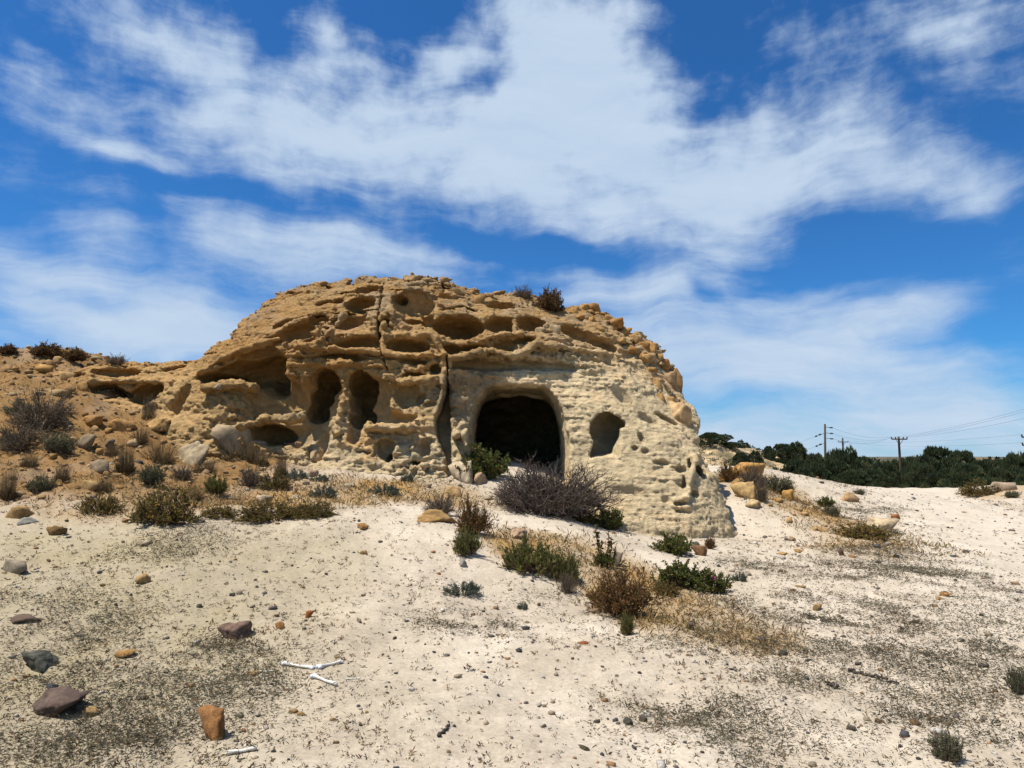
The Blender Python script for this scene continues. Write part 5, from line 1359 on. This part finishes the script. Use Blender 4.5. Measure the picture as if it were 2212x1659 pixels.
def scrub():
    g = np.random.default_rng(77); n = 420
    x = g.uniform(28, 66, n); y = g.uniform(92, 132, n); z = hill_z(x, y)
    per = 26; ci = np.repeat(np.arange(n), per); sz = g.uniform(.35, 1.0, n)[ci]
    o = unit(g.normal(size=(n * per, 3))); o[:, 2] = np.abs(o[:, 2])
    Q = np.stack([x, y, z], -1)[ci] + o * (sz * g.random(n * per) ** .5)[:, None] * np.array([1, 1, .6])
    V, F, C = cards(Q, o + np.array([0, 0, .4]), .3 * sz + .12, .07, palette(g, n * per, [(.06, .07, .03), (.10, .085, .04), (.04, .05, .025)]), g)
    ob = link('scrub', mesh_np('scrub', V, F, M_PLANT, False, C)); tag(ob, 'low dark scrub dotted over the far hill', 'scrub', kind='stuff')
scrub()

def far_wood():
    g = np.random.default_rng(91); n = 900
    x = g.uniform(30, 210, n); y = g.uniform(115, 300, n); k = (x / y > .28) & (seg_dist(x, y, TRACK) > 4); x, y = x[k], y[k]; n = len(x)
    z = ground_z(x, y)
    per = 60; ci = np.repeat(np.arange(n), per); sz = (g.lognormal(.25, .45, n).clip(.5, 3.6) * (.5 + y / 350))[ci]
    o = unit(g.normal(size=(n * per, 3))); o[:, 2] = np.abs(o[:, 2])
    Q = np.stack([x, y, z], -1)[ci] + o * (sz * g.random(n * per) ** .35)[:, None] * np.array([1, 1, .95])
    V, F, C = cards(Q, o + np.array([0, 0, .5]), .42 * sz, .11 * sz, palette(g, n, [(.055, .07, .035), (.08, .085, .04), (.045, .06, .03)])[ci] * g.uniform(.8, 1.2, (n * per, 1)), g)
    ob = link('far_wood', mesh_np('far_wood', V, F, M_PLANT, False, C)); tag(ob, 'far-off low woodland filling the valley behind the junipers', 'woodland', kind='stuff')
far_wood()

def cyl(p0, p1, r0, r1, colr, sides=8):
    P = np.array([[p0, [(a + b) / 2 for a, b in zip(p0, p1)], p1]], float)
    V, F, C = tubes(P, np.array([[r0, (r0 + r1) / 2, r1]]), np.array(colr), sides)
    return V, F, C
def capped(V, F, sides=8):
    n = len(V); top = np.arange(n - sides, n); bot = np.arange(sides)
    Fc = np.array([[top[0], top[i], top[i + 1]] for i in range(1, sides - 1)] + [[bot[0], bot[i + 1], bot[i]] for i in range(1, sides - 1)])
    return np.concatenate([F, Fc])
def mk(parts):
    V, F, C = cat_mesh([(v, capped(v, f, s), c) for (v, f, c), s in parts]); return V, F, C
WOODC = (.085, .065, .05); INS = (.05, .04, .04)
def pole(u, vtop, y, r, label, arms=(), ubase=None, lean=0.0):
    x, _, zt = at(u, vtop, y)
    zb = float(ground_z(np.array([x]), np.array([y]))[0])
    e = bpy.data.objects.new('utility_pole', None); COL.objects.link(e); e.location = (x, y, zb - .3)
    Hh = zt - zb + .3
    V, F, C = mk([(cyl((-lean, 0, 0), (0, 0, Hh), r * 1.25, r * .85, WOODC, 10), 10)]); link('post', mesh_np('post', V, F, M_WOOD, True, C), e)
    tips = []
    for (drop, half, ins, rot) in arms:
        z = Hh - drop; cr, sr = math.cos(rot), math.sin(rot)
        a = (-half * cr, -half * sr - r, z); b = (half * cr, half * sr - r, z)
        arm = link('crossarm', mesh_np('crossarm', *mk([(cyl(a, b, .085, .085, WOODC, 4), 4)])[:2], M_WOOD, False, np.array(WOODC)), e)
        for sg in (-1, 1):
            br = mk([(cyl((sg * half * .5 * cr, sg * half * .5 * sr - r, z - .05), (0, -r, z - .75), .035, .035, WOODC, 4), 4)])
            link('brace', mesh_np('brace', br[0], br[1], M_WOOD, False, br[2]), e)
        for t in ins:
            c0 = (t * half * cr, t * half * sr - r, z + .02); c1 = (c0[0], c0[1], z + .30)
            iv = mk([(cyl(c0, c1, .05, .07, INS, 6), 6), (cyl((c0[0], c0[1], z + .14), (c0[0], c0[1], z + .2), .10, .10, INS, 6), 6)])
            link('insulator', mesh_np('insulator', iv[0], iv[1], M_WOOD, False, iv[2]), arm)
            tips.append(Vector((x + c0[0], y + c0[1], zb - .3 + z + .28)))
    tag(e, label, 'pole', 'wooden utility poles')
    return e, tips, Vector((x, y, zb - .3)), Hh
def wire(a, b, sag, label, r=.008):
    t = np.linspace(0, 1, 26)[:, None]
    P = np.array(a) * (1 - t) + np.array(b) * t; P[:, 2] -= sag * 4 * (t * (1 - t))[:, 0]
    V, F, C = tubes(P[None], np.full((1, 26), r), np.array([.05, .05, .055]), 4)
    o = link('power_line', mesh_np('power_line', V, F, M_WOOD, True, C)); tag(o, label, 'wire', 'overhead wires')
p1, t1, b1, h1 = pole(1941, 943, 90, .16, 'thick dark utility pole with one wide crossarm beside the track', [(.35, 1.15, (-1, -.5, .5, 1), .15)])
p2, t2, b2, h2 = pole(1782, 916, 75, .12, 'tall bare utility pole with side insulators rising from the junipers', lean=.35)
p3, t3, b3, h3 = pole(1820, 946, 165, .22, 'thin far utility pole with a small crossarm above the pointed juniper', [(1.0, 1.2, (-1, 1), 0)])
p4, t4, b4, h4 = pole(2228, 925, 75, .2, 'utility pole just outside the right edge, crossarm ends showing', [(1.0, 1.3, (-1, 1), 0), (1.9, 1.3, (-1, 1), 0)])
# side insulators on the bare pole
ends = []
for i, d in enumerate((.35, 1.0, 1.6)):
    z = h2 - d
    iv = mk([(cyl((.1, 0, z), (.85, 0, z - .06), .03, .03, INS, 6), 6), (cyl((.55, 0, z - .05), (.85, 0, z - .06), .09, .07, INS, 6), 6)])
    link('insulator', mesh_np('insulator', iv[0], iv[1], M_WOOD, False, iv[2]), p2); ends.append(b2 + Vector((.85, 0, z - .06)))
lefts = []
for i, d in enumerate((1.0, 2.1)):
    z = h2 - d
    iv = mk([(cyl((-.75, 0, z - .22), (-.5, 0, z - .14), .09, .09, INS, 6), 6), (cyl((-1.15, 0, z - .40), (-.95, 0, z - .32), .09, .09, INS, 6), 6), (cyl((0, 0, z), (-1.15, 0, z - .40), .02, .02, INS, 4), 4)])
    link('insulator', mesh_np('insulator', iv[0], iv[1], M_WOOD, False, iv[2]), p2); lefts.append(b2 + Vector((-1.15, 0, z - .40)))
for i, (pt, lb) in enumerate(zip(ends, ('top', 'middle', 'lowest'))):
    wire(pt, t1[min(i, 1)] if i < 2 else t1[0], .5 + .1 * i, f'{lb} wire from the bare pole to the crossarm pole')
wire(lefts[0], at(1500, 1010, 95), 0.5, 'upper wire running left from the bare pole behind the outcrop'); wire(lefts[1], at(1500, 1030, 95), 0.5, 'lower wire running left from the bare pole behind the outcrop')
wire(t1[1], at(2420, 822, 46), .5, 'upper one of two close wires rising to the right edge'); wire(t1[2], at(2420, 828, 46), .5, 'lower one of two close wires rising to the right edge'); wire(t1[3], at(2420, 852, 46), .5, 'lowest wire rising to the right edge')
wire(t3[1], t4[0], .6, 'faint level wire behind the junipers, upper one'); wire(t3[0], t4[2], .8, 'faint level wire behind the junipers, lower one')
tick('trees and poles')

# ================================================================== BONES AND STICKS
M_BONE = attr_mat('bone', .6, .12, 40); RAW.append(M_BONE)
def bone(a, b, r, label, knobs=(1.6, 1.6)):
    A, B = np.array(gpt(*a)), np.array(gpt(*b))
    A[2] += r * 1.0; B[2] += r * 1.0
    m = 13; t = np.linspace(0, 1, m)
    prof = r * (.72 + .28 * (2 * t - 1) ** 2 + (knobs[0] - 1) * np.exp(-(t / .09) ** 2) + (knobs[1] - 1) * np.exp(-((1 - t) / .09) ** 2)); prof[0] *= .55; prof[-1] *= .55
    P = A[None] * (1 - t)[:, None] + B[None] * t[:, None]; P[:, 2] += .15 * r * np.sin(t * 9)
    parts = [(tubes(P[None], prof[None], np.array([.58, .545, .475]), 10), 10)]
    V, F, C = mk(parts)
    e = link('bone', mesh_np('bone', V - A, F, M_BONE, True, C), None, tuple(A))
    T = unit(B - A); sd_ = unit(np.cross(T, [0, 0, 1.]))
    for (Q, k, sg) in ((A, knobs[0], 1), (B, knobs[1], -1)):
        if k < 1.3: continue
        for s_ in (-1, 1):
            Vs, Fs = ICO[2]; Pv = Vs * r * np.array([1.0, 1.0, .95]) * (k * .62) + (Q - A) + sd_ * s_ * r * k * .45 + T * sg * r * .35
            link('bone_end', mesh_np('bone_end', Pv, Fs, M_BONE, True, np.full((len(Pv), 3), .53)), e)
    tag(e, label, 'bone', 'bleached animal bones on the sand')
bone((612, 1437), (677, 1447), .013, 'white leg bone lying level, left of the three thick ones', (2.0, 1.5))
bone((688, 1445), (738, 1433), .013, 'white leg bone slanting up to the right', (2.1, 1.4))
bone((676, 1464), (728, 1483), .013, 'white leg bone slanting down to the right, nearest of the three', (2.0, 1.2))
bone((560, 1452), (594, 1451), .006, 'thin white bone splinter left of the leg bones', (1.1, 1.1))
bone((746, 1468), (779, 1467), .004, 'thinnest white bone splinter right of the leg bones', (1.0, 1.0))
bone((488, 1632), (555, 1621), .012, 'straight white bone alone near the bottom edge', (1.25, 1.2))
def stick(pts, r, label, colr=(.07, .055, .045)):
    Q = np.array([gpt(u, v) for u, v in pts], float); Q[:, 2] += r * 1.2
    t = np.linspace(0, len(Q) - 1, 16); P = np.stack([np.interp(t, np.arange(len(Q)), Q[:, k]) for k in range(3)], -1)
    P[1:-1] += r * .7 * np.random.default_rng(len(pts)).normal(size=(14, 3))
    V, F, C = mk([(tubes(P[None], r * np.linspace(1.2, .6, 16)[None], np.array(colr), 6), 6)])
    o = link('stick', mesh_np('stick', V - P[0], F, M_WOOD, True, C), None, tuple(P[0])); tag(o, label, 'stick')
stick([(1833, 1450), (1880, 1463), (1943, 1480)], .011, 'long dark stick lying on the sand, lower right')
stick([(1789, 1480), (1813, 1489)], .012, 'short dark stick left of the long one')
stick([(945, 1592), (962, 1578), (972, 1570)], .008, 'small forked dark twig near the bottom centre')
stick([(1290, 1110), (1315, 1128), (1352, 1146)], .012, 'bare grey branch trailing from the dead bush', (.14, .115, .10))
stick([(1328, 1158), (1335, 1140)], .004, 'thin upright grey twig behind the succulent', (.14, .115, .10))

# ================================================================== GROUND COVER (nobody could count it)
def scatter(n, g, r0=2.3, r1=15, pw=1.0):
    r = (r0 ** pw + (r1 ** pw - r0 ** pw) * g.random(n)) ** (1 / pw); a = g.uniform(R(-50), R(50), n)
    return np.sin(a) * r, np.cos(a) * r
def outside_rock(x, y):
    """keep plants from growing inside the outcrop"""
    u, v = to_px(x, y, ground_base(x, y))
    return ~((y > face_y(u, v) - .1) & (u > 380) & (u < 1590) & (y > 11))
MATS = [gpt(u, v) for u, v in [(150, 1380), (230, 1330), (120, 1460), (300, 1520), (330, 1600), (200, 1620), (100, 1600), (480, 1400), (520, 1480), (330, 1190), (420, 1145), (60, 1300), (260, 1480), (560, 1460), (420, 1550),
        (1640, 1340), (1580, 1370), (1700, 1400), (1640, 1400), (1620, 1220), (1690, 1240), (1720, 1290), (1880, 1245), (1940, 1230), (1990, 1240), (2060, 1240), (2120, 1270), (2180, 1300), (1880, 1300), (1930, 1320), (2120, 1320), (2190, 1350), (1980, 1350), (1960, 1360), (2020, 1440), (2080, 1460), (2120, 1510), (2040, 1520), (1980, 1420), (1960, 1490),
        (1540, 1540), (1600, 1570), (1650, 1640), (1580, 1600), (1470, 1560), (1720, 1470), (1870, 1190), (1930, 1190), (1980, 1215), (1840, 1220), (2140, 1400), (2190, 1440), (2000, 1560), (2130, 1620), (1860, 1400), (1760, 1340), (1850, 1100), (1900, 1095), (1000, 1345), (1250, 1310), (1420, 1380), (1560, 1300)]]
def cover():
    g = np.random.default_rng(8)
    # dry sprigs
    x, y = scatter(100000, g, 2.2, 26, .9)
    hill, track, grass, yel = zones(x, y)
    n1 = fbm(x * 1.3, y * 1.3, x * 0, 3, 200); n2 = fbm(x * .35, y * .35, x * 0, 2, 210)
    den = .03 + .95 * np.clip(n1 + .03, 0, 1) + .5 * np.clip(n2, 0, 1) + .35 * yel + .5 * grass + .7 * hill + .22 * sstep(1.5, 4, x) + .25 * sstep(4.6, 3.4, y)
    den *= (1 - .88 * track)
    k = (g.random(len(x)) < den) & outside_rock(x, y); x, y = x[k], y[k]; yel = yel[k]; grass = grass[k]
    n = len(x); z = ground_z(x, y)
    per = 5; ci = np.repeat(np.arange(n), per); m = n * per
    P = np.stack([x, y, z], -1)[ci] + g.normal(size=(m, 3)) * np.array([.009, .009, 0])
    sz = (np.minimum(g.lognormal(0, .55, n), 2.3) * .0125 * (1 + .05 * np.hypot(x, y)))[ci]
    D = g.normal(size=(m, 3)) * np.array([1, 1, .3]) + np.array([0, 0, .95])
    pal = palette(g, n, [(.22, .14, .06), (.13, .085, .045), (.32, .22, .10), (.06, .05, .04), (.17, .14, .065), (.22, .11, .05)], jit=.2)[ci] * g.uniform(.8, 1.2, (m, 1))
    V, F, C = cards(P, D, sz * g.uniform(.7, 1.5, m), .0015 + sz * .075, pal, g)
    o = link('dry_sprigs', mesh_np('dry_sprigs', V, F, M_PLANT, False, C)); tag(o, 'tiny dry sprigs and leaf litter speckling the sand', 'litter', kind='stuff')
    # grey-green creeping mats
    Ps = []; Cs = []; Ss = []
    for p in MATS:
        sc = g.uniform(.18, .42) * (1 + .05 * p.y); m = int((2300 if p.x < 0 else 1500) + 20 * p.y)
        ax = g.uniform(-.6, .2); q = g.normal(size=(m, 2)) * np.array([sc * 1.15, sc * .75]) * .8
        nn = fbm(q[:, 0] * 5 + p.x, q[:, 1] * 5 + p.y, q[:, 0] * 0, 2, 220); q = q[nn > -.12]
        xx = p.x + q[:, 0] * math.cos(ax) - q[:, 1] * math.sin(ax); yy = p.y + q[:, 0] * math.sin(ax) + q[:, 1] * math.cos(ax)
        Ps.append(np.stack([xx, yy, ground_z(xx, yy) + g.uniform(0, .03, len(xx))], -1))
        Cs.append(palette(g, len(xx), [(.17, .16, .105), (.13, .125, .075), (.24, .205, .13), (.22, .14, .07), (.11, .095, .06)]) * g.uniform(.8, 1.2)); Ss.append(np.full(len(xx), 1 + .05 * p.y))
    P = np.concatenate(Ps); Cc = np.concatenate(Cs); Sz = np.concatenate(Ss); m = len(P)
    V, F, C = cards(P, g.normal(size=(m, 3)) * np.array([1, 1, .3]) + np.array([0, 0, .45]), g.uniform(.012, .034, m) * Sz, g.uniform(.0014, .0034, m) * Sz, Cc, g)
    o = link('creeping_mat', mesh_np('creeping_mat', V, F, M_PLANT, False, C)); tag(o, 'grey-green creeping mats spread over the sand', 'ground cover', kind='stuff')
    # golden dry grass
    x, y = scatter(95000, g, 5.5, 20, 1.2)
    hill, track, grass, yel = zones(x, y)
    n1 = fbm(x * 2, y * 2, x * 0, 3, 230)
    den = np.clip(grass * (1.0 + 1.5 * n1), 0, 1) + .16 * hill * np.clip(.5 + 2 * n1, 0, 1)
    k = (g.random(len(x)) < den) & outside_rock(x, y); x, y, hl = x[k], y[k], hill[k]; n = len(x)
    P = np.stack([x, y, ground_z(x, y)], -1)
    D = g.normal(size=(n, 3)) * np.array([.55, .55, .2]) + np.array([0, 0, .8])
    V, F, C = cards(P, D, g.uniform(.03, .12, n) * (1 + .02 * y), .0035 + .0004 * y, palette(g, n, [(.40, .27, .10), (.33, .20, .07), (.28, .15, .06), (.22, .19, .085), (.45, .34, .15)]), g)
    o = link('dry_grass', mesh_np('dry_grass', V, F, M_PLANT, False, C)); tag(o, 'golden dry grass on the banks before the outcrop', 'grass', kind='stuff')
    # gravel
    x, y = scatter(32000, g, 2.2, 32, .9)
    hill, track, grass, yel = zones(x, y)
    n1 = fbm(x * 1.0, y * 1.0, x * 0, 3, 240)
    k = (g.random(len(x)) < .17 + 1.1 * np.clip(n1, 0, 1) + .4 * hill) & outside_rock(x, y); x, y, hill = x[k], y[k], hill[k]; n = len(x)
    z = ground_z(x, y)
    Vi0 = np.array([[0, 0, 1], [.9, 0, .45], [.28, .85, .45], [-.72, .53, .45], [-.72, -.53, .45], [.28, -.85, .45], [.72, .53, -.45], [-.28, .85, -.45], [-.9, 0, -.45], [-.28, -.85, -.45], [.72, -.53, -.45], [0, 0, -1]])
    Fi0 = np.array([[0, 1, 2], [0, 2, 3], [0, 3, 4], [0, 4, 5], [0, 5, 1], [1, 6, 2], [2, 7, 3], [3, 8, 4], [4, 9, 5], [5, 10, 1], [6, 7, 2], [7, 8, 3], [8, 9, 4], [9, 10, 5], [10, 6, 1], [11, 7, 6], [11, 8, 7], [11, 9, 8], [11, 10, 9], [11, 6, 10]])
    sz = np.minimum(g.lognormal(0, .5, n) * .0062, .03) * (1 + .07 * np.hypot(x, y)) * (1 + 2.2 * hill * g.random(n) ** 2)
    jit = 1 + .28 * g.normal(size=(n, 12, 1)).clip(-1.5, 1.5)
    sc = np.stack([sz * g.uniform(.8, 1.5, n), sz * g.uniform(.8, 1.3, n), sz * g.uniform(.5, .9, n)], -1)
    V = Vi0[None] * jit * sc[:, None]
    a = g.uniform(0, 6.28, n); ca, sa = np.cos(a)[:, None], np.sin(a)[:, None]
    V = np.stack([V[..., 0] * ca - V[..., 1] * sa, V[..., 0] * sa + V[..., 1] * ca, V[..., 2]], -1) + np.stack([x, y, z + sz * .25], -1)[:, None]
    F = (Fi0[None] + (np.arange(n) * 12)[:, None, None]).reshape(-1, 3)
    pc = palette(g, n, [(.08, .08, .08), (.16, .14, .12), (.34, .26, .17), (.50, .45, .38), (.36, .20, .09)], [.2, .2, .25, .2, .15])
    h2 = (g.random(n) < hill)[:, None]; pc = np.where(h2, palette(g, n, [(.38, .25, .11), (.30, .19, .09), (.44, .31, .16)]), pc)
    o = link('gravel', mesh_np('gravel', V.reshape(-1, 3), F, M_PEBBLE, False, np.repeat(pc, 12, 0))); tag(o, 'fine gravel and grit scattered over the ground', 'gravel', kind='stuff')
cover()
tick('cover')

# things that would share a label are told apart by their order across the picture
_by = {}
for o in COL.objects:
    if o.parent is None and 'label' in o: _by.setdefault(o['label'], []).append(o)
_ord = ['leftmost', 'second from left', 'third from left', 'fourth from left', 'fifth from left', 'sixth from left', 'seventh from left', 'eighth from left', 'ninth from left', 'tenth from left']
for lb, obs in _by.items():
    if len(obs) > 1 and len(obs) <= len(_ord):
        for q, o in zip(_ord, sorted(obs, key=lambda o: o.location.x / max(o.location.y, .1))): o['label'] = f'{lb}, {q}'
